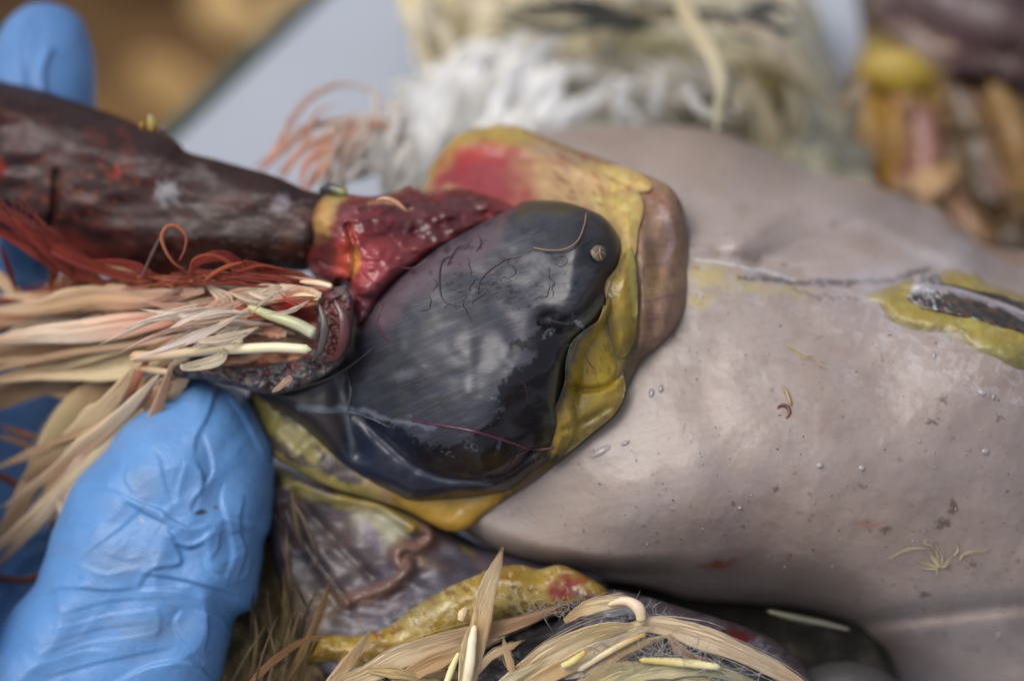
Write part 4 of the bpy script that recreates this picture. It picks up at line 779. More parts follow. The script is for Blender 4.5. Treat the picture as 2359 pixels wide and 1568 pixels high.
# ================================================================== far wing: pale feathers behind the breast
def fwp(p):
    p = Paint(p.x, p.y, (176, 168, 146), .8); p.blob(1130, 270, 230, 140, 0, (244, 242, 238), .95, .5, 30, 60); p.blob(1080, 70, 200, 110, 0, (206, 192, 152), .9, .5, 30, 60)
    p.blob(1760, 240, 120, 130, 20, (128, 112, 78), .9, .5, 30, 60); p.blob(1480, 200, 130, 80, 0, (176, 168, 156), .8, .5, 30, 60); p.blob(1900, 360, 90, 70, 20, (128, 126, 112), .8, .5, 20, 60)
    p.blob(1500, 30, 260, 24, 6, (96, 92, 76), .8, .6, 20, 40); p.blob(1740, 50, 60, 40, 20, (58, 60, 62), .9, .6, 16, 40); p.blob(1600, 270, 50, 30, 10, (92, 86, 66), .8, .6, 16, 40); p.blob(1600, 140, 130, 16, 6, (130, 118, 70), .7, .6, 10, 40); p.noise((200, 194, 176), 20, .1, .3, .5, 70, 3, 4); return p
fw = part(relief('far_wing', [(935, -60), (1300, -90), (1700, -90), (1850, -40), (1880, 60), (1930, 170), (1955, 260), (1985, 360), (2010, 470), (1700, 480), (1300, 460), (1000, 470), (930, 400), (920, 300), (980, 220), (975, 150), (950, 60)],
     rbf([(1000, 400, 7.2), (1000, 0, 10.0), (1600, 0, 10.0), (1600, 380, 7.4), (1950, 400, 7.2), (1300, 200, 8.6)]), 1.2, 90, .8, 7, M_DOWN, fwp, bird, lambda x, y: .35 * fbm(x / 60, y / 60, 0.0, 4)), 'pale far wing lying behind the breast')
WH = [(248, 247, 244), (244, 242, 236), (236, 232, 224), (250, 250, 248)]; CM = [(226, 212, 172), (216, 200, 158), (230, 218, 188), (214, 200, 172)]; GR = [(196, 188, 174), (206, 198, 188), (176, 168, 150)]; TN = [(140, 124, 88), (128, 112, 74), (156, 144, 116)]; DK = [(62, 62, 58), (80, 76, 64), (52, 54, 58)]
many(34, 1110, 300, 150, 70, 62, 22, 200, 30, WH, 5.0, seed=1)
many(22, 1180, 200, 150, 60, 40, 30, 190, 30, WH, 5.9, seed=2)
many(9, 960, 250, 40, 70, 50, 20, 130, 12, WH, 5.8, seed=3)
many(18, 1080, 70, 130, 80, 100, 20, 200, 28, CM, 7.2, seed=4)
many(5, 968, 70, 18, 60, -72, 5, 220, 24, [(216, 204, 150), (210, 196, 140)], 7.4, seed=41)
many(7, 1320, 70, 70, 60, 110, 20, 190, 22, CM, 7.0, seed=5)
many(18, 1500, 200, 150, 70, 150, 25, 180, 20, GR, 6.0, seed=6)
many(7, 1480, 250, 60, 40, 120, 20, 120, 12, WH, 5.5, seed=61)
many(12, 1430, 22, 190, 22, -6, 6, 260, 9, DK + DK + TN, 5.6, seed=7)
many(6, 1560, 100, 130, 30, -4, 6, 240, 12, [(150, 140, 92), (170, 160, 120)], 7.0, seed=8)
many(7, 1740, 62, 40, 22, -20, 10, 120, 13, DK, 5.4, seed=9)
many(4, 1610, 275, 40, 14, -10, 10, 90, 12, [(70, 66, 52)], 4.6, seed=91)
many(12, 1760, 240, 70, 80, 120, 25, 190, 26, TN, 6.2, seed=10)
many(9, 1920, 340, 50, 60, 115, 15, 170, 24, [(132, 132, 120), (146, 142, 124), (120, 118, 106)], 6.2, seed=11)
many(5, 1870, 90, 20, 60, 115, 8, 190, 16, [(170, 168, 152), (160, 160, 150)], 7.0, seed=12)
feather([(1560, -30, 6.0), (1590, 50, 5.6), (1635, 120, 5.2), (1658, 190, 4.9), (1655, 250, 4.7), (1648, 310, 4.5)], 20, [(190, 178, 146), (196, 182, 152), (206, 196, 166), (206, 198, 170)], bird, 8, flat=.5, root=1.0)
feather([(1690, 62, 6.6), (1750, 80, 6.4), (1800, 110, 6.2), (1840, 170, 6.1)], 18, [(176, 160, 140), (170, 160, 146)], bird, 8, flat=.4, root=.8)
feather([(1580, 190, 5.3), (1600, 240, 5.1), (1650, 275, 4.9)], 12, [(190, 186, 186), (190, 186, 180)], bird, 6)
feather([(1990, 180, 7.0), (1970, 215, 6.8), (1930, 235, 6.7), (1890, 245, 6.6)], 12, [(180, 156, 130), (160, 146, 126)], bird, 6)

# ================================================================== opened leg and belly at the top right
BEL = [([(1975, 190, 5.4), (2030, 165, 5.2), (2100, 170, 5.1), (2150, 195, 5.2)], [26, 46, 50, 30], [(150, 128, 36), (170, 158, 60), (172, 162, 60), (150, 136, 44)], 'fat_lobe'),
     ([(1985, 210, 5.3), (2000, 290, 5.1), (2030, 370, 4.9), (2040, 440, 4.8)], [36, 50, 46, 30], [(146, 118, 28), (150, 122, 32), (128, 98, 18), (130, 100, 24)], 'fat_lobe'),
     ([(2060, 240, 5.1), (2070, 330, 4.9), (2055, 430, 4.8)], [20, 34, 26], [(164, 136, 60), (130, 104, 22), (134, 108, 30)], 'fat_lobe'),
     ([(2090, 225, 5.1), (2125, 300, 4.8), (2135, 380, 4.6), (2110, 440, 4.6)], [16, 34, 36, 20], [(130, 100, 96), (134, 98, 88), (124, 78, 66)], 'muscle_strip'),
     ([(2190, 190, 5.0), (2240, 300, 4.7), (2290, 430, 4.3), (2350, 560, 4.0)], [26, 40, 44, 40], [(90, 76, 60), (84, 74, 52), (70, 62, 44), (58, 48, 34)], 'gut'),
     ([(2230, 210, 4.9), (2275, 310, 4.6), (2310, 420, 4.3), (2350, 500, 4.1)], [8, 16, 14, 12], [(130, 112, 116), (134, 112, 122), (128, 104, 96)], 'gut'),
     ([(2280, 190, 4.9), (2320, 270, 4.7), (2350, 360, 4.5), (2370, 470, 4.3)], [26, 36, 34, 30], [(120, 100, 40), (128, 104, 48), (118, 98, 56)], 'fat_lobe'),
     ([(2080, 445, 4.3), (2110, 440, 4.2), (2130, 455, 4.1), (2160, 435, 4.1), (2185, 415, 4.1)], [16, 26, 26, 26, 16], [(176, 160, 132), (182, 164, 130), (170, 150, 108)], 'fat_lobe'),
     ([(2180, 440, 4.3), (2220, 500, 3.9), (2270, 560, 3.6)], [14, 26, 20], [(130, 100, 80), (120, 100, 66)], 'muscle_strip'),
     ([(2050, 40, 6.2), (2100, 90, 5.9), (2180, 130, 5.6), (2260, 150, 5.4)], [20, 34, 34, 24], [(70, 52, 54), (110, 98, 92), (120, 104, 96), (76, 60, 56)], 'gut'),
     ([(2130, -40, 6.2), (2200, 20, 5.9), (2290, 60, 5.6), (2400, 90, 5.4)], [40, 56, 60, 60], [(84, 74, 80), (88, 76, 86), (66, 48, 54), (60, 40, 46)], 'gut'),
     ([(2200, 150, 5.4), (2280, 160, 5.2), (2400, 170, 5.0)], [26, 36, 40], [(60, 40, 40), (54, 34, 36), (60, 36, 34)], 'gut')]
for q_ in BEL: q_[2][:] = [(int(c[0] * 1.0 + 4), int(c[1] * .92 + 2), int(c[2] * .9)) for c in q_[2]]
def legp(p):
    p = Paint(p.x, p.y, (66, 54, 44), .4); p.poly([(2030, -60), (2450, -60), (2450, 160), (2250, 130), (2130, 110), (2060, 60)], (62, 44, 52), .95, 20, 14); p.blob(2170, 95, 60, 26, 20, (128, 112, 104), .7, .7, 16); p.blob(2200, 20, 80, 40, 0, (96, 84, 92), .7, .7, 20)
    p.blob(2330, 130, 60, 40, 0, (44, 26, 30), .8, .7); p.blob(2050, 110, 50, 20, 10, (96, 88, 84), .7, .7); p.noise((110, 96, 80), 20, .05, .3, .5, -60, 3, 4); p.blob(2200, 330, 60, 160, -25, (70, 62, 44), .7, .6, 14)
    for pts, r, cols, nm in BEL:
        for (u, v, _), rr_, c_ in zip(dens(pts, 3), np.interp(np.linspace(0, 1, 3 * len(pts)), np.linspace(0, 1, len(r)), r), [cols[min(int(q * len(cols)), len(cols) - 1)] for q in np.linspace(0, .999, 3 * len(pts))]): p.blob(u, v, rr_ * 1.5, rr_ * 1.5, 0, c_, .6, .9, 24, 60)
    return p
thigh = part(relief('opened_belly', [(2010, -80), (2500, -80), (2560, 300), (2500, 640), (2300, 620), (2120, 500), (1990, 450), (1965, 330), (1950, 200), (1985, 100)], rbf([(2000, 400, 8.9), (2000, 0, 10.6), (2400, 0, 10.2), (2400, 550, 7.6), (2200, 300, 8.9)]), .8, 60, .8, 5, M_SKIN, legp, bird,
     lambda x, y: .4 * fbm(x / 70, y / 50, 0.0, 4) - .35 * sum(np.clip(1 - (dline(x, y, cr(q[0], 3))[0] / (1.3 * max(q[1]))) ** 2, 0, 1) for q in BEL)), 'dark opened belly with yellow fat behind the breast')
for pts, r, cols, nm in BEL:
    ph = pts[0][0] * .013
    tube(nm, [(a, b, c + 3.86) for a, b, c in pts], r, cols, M_FAT if nm == 'fat_lobe' else M_WET, thigh, n=30, ms=24, rough=.6, flat=.5, rfn=lambda t, r: r * np.sqrt(np.clip(1 - np.clip(1 - np.minimum(t, 1 - t) / .3, 0, 1) ** 2, .02, 1)) * (1 + .5 * fbm(t * 5 + ph, t * 0, 0.0, 2)))

# ================================================================== near shoulder and wing under the breast
def shp(p):
    p = Paint(p.x, p.y, (78, 72, 84), .45); p.noise((98, 94, 108), 30, -.05, .4, .4, 14, 4, 2); p.noise((64, 60, 72), 30, .02, .3, .7, 14, 5, 6)
    p.poly([(620, 1080), (800, 1120), (960, 1180), (980, 1300), (820, 1330), (720, 1500), (640, 1350)], (74, 62, 60), .7, 24, 18); p.noise((102, 78, 74), 26, .1, .4, .4, 40, 2, 9)
    p.blob(880, 1200, 60, 50, 30, (150, 146, 112), .85, .5, 14); p.line([(790, 1150), (860, 1155), (930, 1180), (950, 1215)], 16, (156, 132, 62), .8, 1.4, 8); p.line([(640, 1075), (700, 1130), (800, 1160)], 12, (158, 146, 84), .8, 1.4, 8); p.blob(850, 1230, 14, 40, -30, (100, 84, 118), .6, .7, 8)
    p.blob(740, 1400, 60, 60, 0, (110, 90, 62), .6, .7, 24); p.blob(700, 1280, 40, 60, -30, (46, 46, 56), .7, .6, 16); p.noise((120, 104, 98), 16, .2, .4, .4, -50, 3, 12, mask=1 - ss(850, 900, p.x)); p.blob(1000, 1240, 40, 30, 30, (96, 76, 70), .6, .7, 12); p.blob(880, 1380, 70, 30, -10, (90, 72, 78), .6, .7, 10)
    p.line([(985, 1205), (992, 1240), (965, 1262), (932, 1258), (915, 1280), (925, 1305), (940, 1290), (938, 1312), (905, 1345), (860, 1365), (800, 1382)], 18, (116, 86, 76), .85, 1.2, 7, 14); p.line([(990, 1230), (940, 1262), (922, 1290)], 7, (142, 108, 94), .6, 1.6, 4); p.blob(973, 1292, 18, 12, 30, (134, 112, 88), .7, .8, 5, 10); p.blob(1010, 1302, 22, 12, 20, (112, 92, 76), .6, .8, 6, 10)
    p.blob(1075, 1265, 18, 8, 30, (140, 120, 70), .8, .6, 5); return p
sh = part(relief('shoulder', [(610, 1070), (700, 1090), (850, 1130), (960, 1180), (1050, 1225), (1120, 1260), (1220, 1290), (1340, 1320), (1400, 1360), (1300, 1420), (1150, 1440), (1000, 1500), (860, 1560), (760, 1560), (690, 1480), (640, 1340), (610, 1200)],
     rbf([(640, 1100, 1.9), (900, 1200, 1.4), (1100, 1290, 1.5), (1350, 1340, 1.4), (750, 1350, 1.5), (900, 1450, 1.0), (1200, 1380, .9), (1050, 1350, 1.1)]), .4, 36, .5, 3.2, M_SKIN, shp, bird,
     lambda x, y: .22 * fbm(x / 90, y / 60, 0.0, 2) + .008 * fbm(x / 60, y / 12, 0.0, 2) - .14 * np.exp(-(dline(x, y, cr([(660, 1090), (760, 1140), (870, 1160), (950, 1215)], 4))[0] / 16) ** 2) - .12 * np.exp(-(dline(x, y, cr([(660, 1180), (720, 1280), (800, 1390)], 4))[0] / 14) ** 2) + .1 * np.exp(-(dline(x, y, cr([(680, 1140), (760, 1230), (860, 1330)], 4))[0] / 14) ** 2) - .13 * np.exp(-((dline(x, y, cr([(985, 1205), (992, 1240), (965, 1262), (932, 1258), (915, 1280), (925, 1305), (940, 1290), (938, 1312), (905, 1345), (860, 1365), (800, 1382)], 4))[0] + 6 * fbm(x / 16, y / 16, 0.0, 2)) / 17) ** 2) - .05 * np.exp(-((x - 975) ** 2 + (y - 1295) ** 2) / 200)), 'dark purple grey shoulder with stringy tissue')
def ridgep(p):
    p = Paint(p.x, p.y, (160, 132, 52), .4); p.noise((182, 158, 84), 34, -.05, .25, .8, 20); p.noise((140, 106, 40), 30, .05, .3, .7, 20, 1, 5); p.blob(980, 1400, 80, 26, -30, (158, 150, 104), .6, .6, 12); p.blob(1180, 1400, 110, 40, -20, (176, 156, 92), .6, .6, 14)
    p.blob(1315, 1346, 46, 26, -20, (138, 56, 46), .85, .9, 20, 25); p.blob(1305, 1350, 22, 14, -20, (132, 24, 36), .8, .8, 12, 20); p.blob(1290, 1365, 22, 14, 0, (130, 26, 50), .8, .6, 6); p.blob(1360, 1375, 44, 22, 20, (110, 86, 90), .8, .6, 12); p.blob(1340, 1410, 60, 20, -6, (128, 110, 106), .8, .6, 10); p.noise((120, 66, 40), 10, .24, .34, .6, 30, 2, 13)
    p.noise((216, 200, 160), 12, .25, .32, .4, 0, 1, 19); return p
ridge = part(relief('fat_ridge', [(700, 1520), (735, 1462), (820, 1462), (895, 1440), (955, 1395), (1035, 1350), (1095, 1325), (1140, 1305), (1200, 1300), (1240, 1310), (1290, 1300), (1350, 1325), (1400, 1360), (1420, 1400), (1340, 1410), (1280, 1420), (1220, 1430), (1150, 1440), (1080, 1465), (1000, 1505), (920, 1545), (850, 1545), (780, 1530)],
     rbf([(760, 1500, .8), (950, 1450, .45), (1120, 1370, .35), (1300, 1350, .4), (1400, 1390, .35)]), .5, 50, .5, 2.8, M_FAT, ridgep, bird, lambda x, y: .07 * fbm(x / 60, y / 50, 0.0, 3)), 'plump yellow fat ridge with a red bruise')

def wingp(p):
    p = Paint(p.x, p.y, (78, 72, 80), .4); p.noise((104, 100, 112), 14, -.05, .25, .7, -25, 2); p.noise((48, 44, 52), 18, .05, .3, .8, -25, 2, 5); p.noise((132, 128, 134), 5, .12, .26, .6, -20, 4, 8)
    p.blob(1700, 1462, 40, 14, 8, (88, 20, 22), .95, .5, 10, 16, .15); p.blob(1680, 1440, 10, 10, 0, (80, 20, 26), .8, .6, 4); p.line([(1520, 1385), (1660, 1425), (1780, 1475), (1870, 1560)], 14, (66, 50, 56), .7, 1.4, 6); p.blob(1380, 1400, 80, 20, -5, (130, 132, 140), .7, .6, 12); p.blob(1180, 1500, 90, 50, 0, (34, 34, 36), .8, .6, 12); p.blob(1640, 1580, 60, 40, 0, (116, 122, 134), .5, .6, 12); return p
wing = part(relief('near_wing', [(1110, 1450), (1240, 1425), (1330, 1385), (1400, 1358), (1480, 1372), (1560, 1395), (1650, 1422), (1740, 1452), (1810, 1490), (1855, 1540), (1880, 1600), (1900, 1700), (1500, 1740), (1100, 1700), (1080, 1560)],
     rbf([(1150, 1480, .9), (1400, 1390, .55), (1700, 1450, .4), (1850, 1550, .4), (1500, 1600, -.4), (1200, 1600, .2)]), .6, 60, .5, 3.2, M_SKIN, wingp, bird, lambda x, y: .14 * fbm(x / 50, y / 40, 0.0, 4)), 'dark bluish wing in front of the breast')
# ---- feathers of the near wing
CW, CY, CS = (238, 214, 174), (226, 200, 150), (216, 178, 128)
NF = [([(1090, 1568, -.25), (1100, 1490, -.2), (1110, 1420, -.15), (1125, 1350, -.1), (1145, 1300, -.05), (1156, 1268, 0)], 26, [(232, 204, 164), CS, CW, (206, 170, 124)], 20, .9),
      ([(1060, 1575, -.1), (1075, 1500, -.05), (1095, 1440, 0), (1120, 1380, 0)], 18, [(240, 224, 176), CY, CS], 12, .8),
      ([(700, 1600, .3), (830, 1560, .2), (930, 1510, .15), (1060, 1470, .1), (1180, 1440, .1), (1290, 1395, .15)], 30, [CS, CW, (214, 176, 136), (206, 160, 124)], 26, .8),
      ([(880, 1590, .1), (970, 1540, .05), (1060, 1500, 0), (1150, 1470, 0)], 22, [CS, (206, 166, 120), CW], 16, .8),
      ([(740, 1590, .5), (790, 1540, .4), (820, 1500, .4), (850, 1455, .45)], 18, [(220, 196, 160), CS, (216, 186, 150)], 12, .8),
      ([(1130, 1600, -.2), (1230, 1530, -.2), (1320, 1480, -.15), (1400, 1450, -.1), (1500, 1440, -.1)], 34, [CS, CW, CY, CW], 26, .9),
      ([(1440, 1445, -.1), (1520, 1440, -.15), (1620, 1470, -.15), (1720, 1510, -.15), (1820, 1560, -.1), (1900, 1610, -.1)], 30, [CW, (240, 214, 180), (240, 216, 184), (226, 190, 150)], 18, 1.0),
      ([(1160, 1600, -.3), (1250, 1560, -.35), (1350, 1510, -.35), (1430, 1475, -.3), (1500, 1445, -.25)], 24, [CW, CS, (232, 216, 186), CW], 18, .8),
      ([(1300, 1430, .0), (1340, 1405, -.05), (1390, 1390, -.1), (1440, 1385, -.15), (1480, 1405, -.15)], 20, [CS, CW, (234, 206, 172)], 12, .8),
      ([(1240, 1620, -.35), (1340, 1590, -.4), (1440, 1550, -.4), (1560, 1560, -.4), (1700, 1590, -.35)], 30, [CW, CY, (206, 200, 160), CW], 22, .9),
      ([(1300, 1560, -.3), (1380, 1530, -.35), (1440, 1495, -.35), (1540, 1460, -.3)], 20, [(236, 226, 206), CS, CW], 14, .8),
      ([(1400, 1580, -.45), (1500, 1545, -.45), (1620, 1540, -.4), (1760, 1580, -.35)], 26, [(206, 196, 150), (220, 206, 164), (196, 190, 150)], 18, .9),
      ([(1190, 1570, -.3), (1175, 1530, -.25), (1165, 1495, -.2), (1160, 1470, -.2)], 10, [CS, (214, 180, 140)], 8, .8),
      ([(1540, 1460, -.2), (1560, 1490, -.2), (1590, 1510, -.2), (1640, 1520, -.2)], 14, [(214, 180, 150), (200, 160, 140)], 8, .8),
      ([(640, 1600, .8), (700, 1500, .9), (740, 1400, 1.0), (760, 1340, 1.1)], 12, [(140, 110, 70), (130, 100, 70)], 8, .8),
      ([(560, 1590, .5), (620, 1530, .55), (690, 1480, .6), (760, 1460, .65)], 10, [(140, 100, 66), (160, 120, 80)], 8, .9),
      ([(1060, 1600, -.2), (1120, 1520, -.2), (1170, 1490, -.2), (1200, 1475, -.2)], 10, [CW, CS], 8, .8),
      ([(1130, 1590, -.35), (1180, 1560, -.35), (1260, 1520, -.35)], 14, [(240, 230, 200), CY], 8, .8)]
for p_, w_, c_, s_, rt in NF: feather(p_, w_ * .9, c_, bird, s_ * 2 + 16, root=min(rt, .3), hair=.75, flat=.16, n=34, fray=1.1, tip=.25)
for p_, r_, c_ in [([(1478, 1432, -.25), (1470, 1400, -.25), (1440, 1385, -.2), (1400, 1392, -.15)], [14, 17, 13, 6], [(214, 196, 140), (232, 206, 180), (236, 208, 176), (226, 196, 154)]),
     ([(1075, 1580, -.35), (1080, 1530, -.35), (1085, 1480, -.3), (1092, 1440, -.25)], [14, 14, 13, 8], [(236, 214, 170), (244, 230, 200), (240, 220, 180)]),
     ([(1348, 1500, -.5), (1318, 1520, -.5), (1290, 1535, -.45)], [8, 10, 8], [(206, 176, 80), (220, 206, 130), (226, 214, 160)]),
     ([(1470, 1520, -.5), (1560, 1525, -.5), (1660, 1535, -.5)], [8, 12, 10], [(200, 176, 90), (230, 214, 150), (236, 224, 180)]),
     ([(1490, 1460, -.35), (1440, 1480, -.4), (1380, 1515, -.4), (1330, 1545, -.4)], [6, 9, 9, 8], [(190, 150, 80), (226, 206, 160), (236, 220, 190)]),
     ([(1060, 1430, .1), (1068, 1410, .1), (1078, 1400, .15)], [10, 14, 8], [(232, 206, 160), (226, 196, 150)]),
     ([(1020, 1600, -.1), (1040, 1540, -.05), (1058, 1500, 0)], [8, 10, 6], [(240, 230, 180), (236, 216, 150)])]:
    q_ = tube('quill', [(a + RS.uniform(-2, 2), b + RS.uniform(-2, 2), c) for a, b, c in p_], [v * .8 for v in r_], c_, M_QUILL, bird, n=20, ms=12, rough=.5, flat=.7, rfn=lambda t, r: rounded(t, r) * (1 + .25 * fbm(t * 8, t * 0, 0.0, 2)))
r5 = np.random.RandomState(15)
def hairs(n, pts, spread, ln, r, cols, d0, name='down_strand', curl=18):
    ps = []
    pp = cr(pts, 10)
    for i in range(n):
        k = r5.randint(len(pp)); x, y = pp[k][:2] + r5.uniform(-spread, spread, 2); a = r5.uniform(0, 6.28); L = ln * r5.uniform(.5, 1.3); c = r5.uniform(-curl, curl); d = d0 + r5.uniform(-.1, .1)
        ps.append([(x, y, d), (x + L * .4 * math.cos(a) + c * math.sin(a), y + L * .4 * math.sin(a) - c * math.cos(a), d - .03), (x + L * math.cos(a), y + L * math.sin(a), d)])
    return strandset(name, ps, r, cols, bird, 'stuff')
hairs(36, [(1400, 1390), (1440, 1400), (1500, 1420), (1600, 1450)], 14, 34, .6, [(190, 184, 176), (170, 166, 164)], .1)
hairs(60, [(1200, 1420), (1280, 1400), (1340, 1400)], 14, 30, .6, [(150, 146, 150), (190, 176, 160)], .2)
hairs(90, [(1480, 1560), (1560, 1500), (1640, 1540), (1760, 1580)], 26, 50, .7, [(150, 154, 160), (190, 186, 170)], -.45)
hairs(70, [(1350, 1540), (1450, 1500), (1560, 1500)], 26, 50, .7, [(120, 124, 134), (200, 190, 160)], -.4)


# pale down lying under the shoulder, behind the thumb
def undp(p):
    p = Paint(p.x, p.y, (112, 94, 66), .8); p.noise((150, 130, 96), 24, -.05, .25, .7, 80, 3); p.noise((72, 56, 38), 26, .0, .3, .8, 80, 3, 5); return p
und = part(relief('underwing', [(520, 1200), (640, 1090), (760, 1300), (800, 1450), (1100, 1500), (1150, 1700), (400, 1720), (440, 1400)], rbf([(600, 1200, 2.4), (700, 1500, 1.5), (1000, 1600, 1.0), (500, 1600, 1.4)]), .4, 40, .5, 5, M_FEATH, undp, bird, lambda x, y: .25 * fbm(x / 40, y / 60, 0.0, 4)))
many(40, 640, 1440, 80, 140, 84, 14, 240, 3, [(112, 94, 64), (92, 74, 50), (130, 112, 84), (72, 58, 42), (130, 110, 60)], 1.6, seed=31, bend=16)
many(10, 680, 1250, 30, 80, 100, 20, 160, 5, [(120, 100, 80), (90, 76, 60)], 1.6, seed=32, bend=16)
many(5, 960, 1560, 90, 20, 20, 20, 140, 12, [(214, 190, 140), (200, 170, 120)], .6, seed=33, bend=12)

# thin pale stick lying in the gap
tube('loose_quill', [(1765, 1406, 1.6), (1830, 1422, 1.55), (1900, 1436, 1.5), (1958, 1450, 1.5)], [5, 9, 8, 5], [(104, 104, 76), (92, 92, 78), (100, 96, 84)], M_QUILL, bird, n=20, ms=10)

# ---- little wisps of down lying on the breast
def wisp(paths, name, label, r=1.6, cols=((206, 190, 150), (190, 176, 150))):
    wr = np.random.RandomState(5)
    c = W(np.array(paths[0][0][0]), np.array(paths[0][0][1]), on_breast(*paths[0][0][:2])); parts = []
    for p in paths:
        parts += [(lambda q: (q[0], q[1], q[2], grad(cols, q[3], .6)))(sweep(ob([(a + wr.uniform(-3.5, 3.5) * k_, b + wr.uniform(-3.5, 3.5) * k_) for k_, (a, b) in enumerate(dens(p, 1))], -.02), [r * .55, r * .45, r * .12], 1, 18, 5)) for _ in range(4)]
    V, F, U, C = join(parts); o = mk(name, V, F, M_HAIR, C, None, uv=U); tag(o, label, 'down wisp'); return o
fan = [[(2160, 1308), (2150, 1285), (2135, 1262)], [(2162, 1308), (2160, 1280), (2150, 1256)], [(2166, 1306), (2168, 1284), (2164, 1262)], [(2158, 1306), (2135, 1298), (2115, 1296)], [(2160, 1310), (2140, 1308), (2112, 1304)], [(2168, 1308), (2180, 1296), (2194, 1282)],
       [(2156, 1306), (2158, 1320), (2162, 1330)], [(2130, 1262), (2090, 1264), (2040, 1290)], [(2196, 1280), (2206, 1266), (2200, 1258)], [(2210, 1290), (2222, 1274), (2280, 1264)], [(2150, 1256), (2130, 1250), (2136, 1244)], [(2166, 1304), (2150, 1290), (2140, 1272)]]
wisp(fan, 'down_wisp', 'small fanned wisp of pale down on the lower right of the breast')
wisp([[(1808, 790), (1832, 806), (1850, 822), (1880, 832), (1895, 856)], [(1850, 822), (1868, 818)], [(1880, 832), (1905, 850)]], 'down_wisp', 'thin curved yellowish fibre lying on the middle of the breast', 1.6, ((200, 176, 110), (176, 160, 150)))

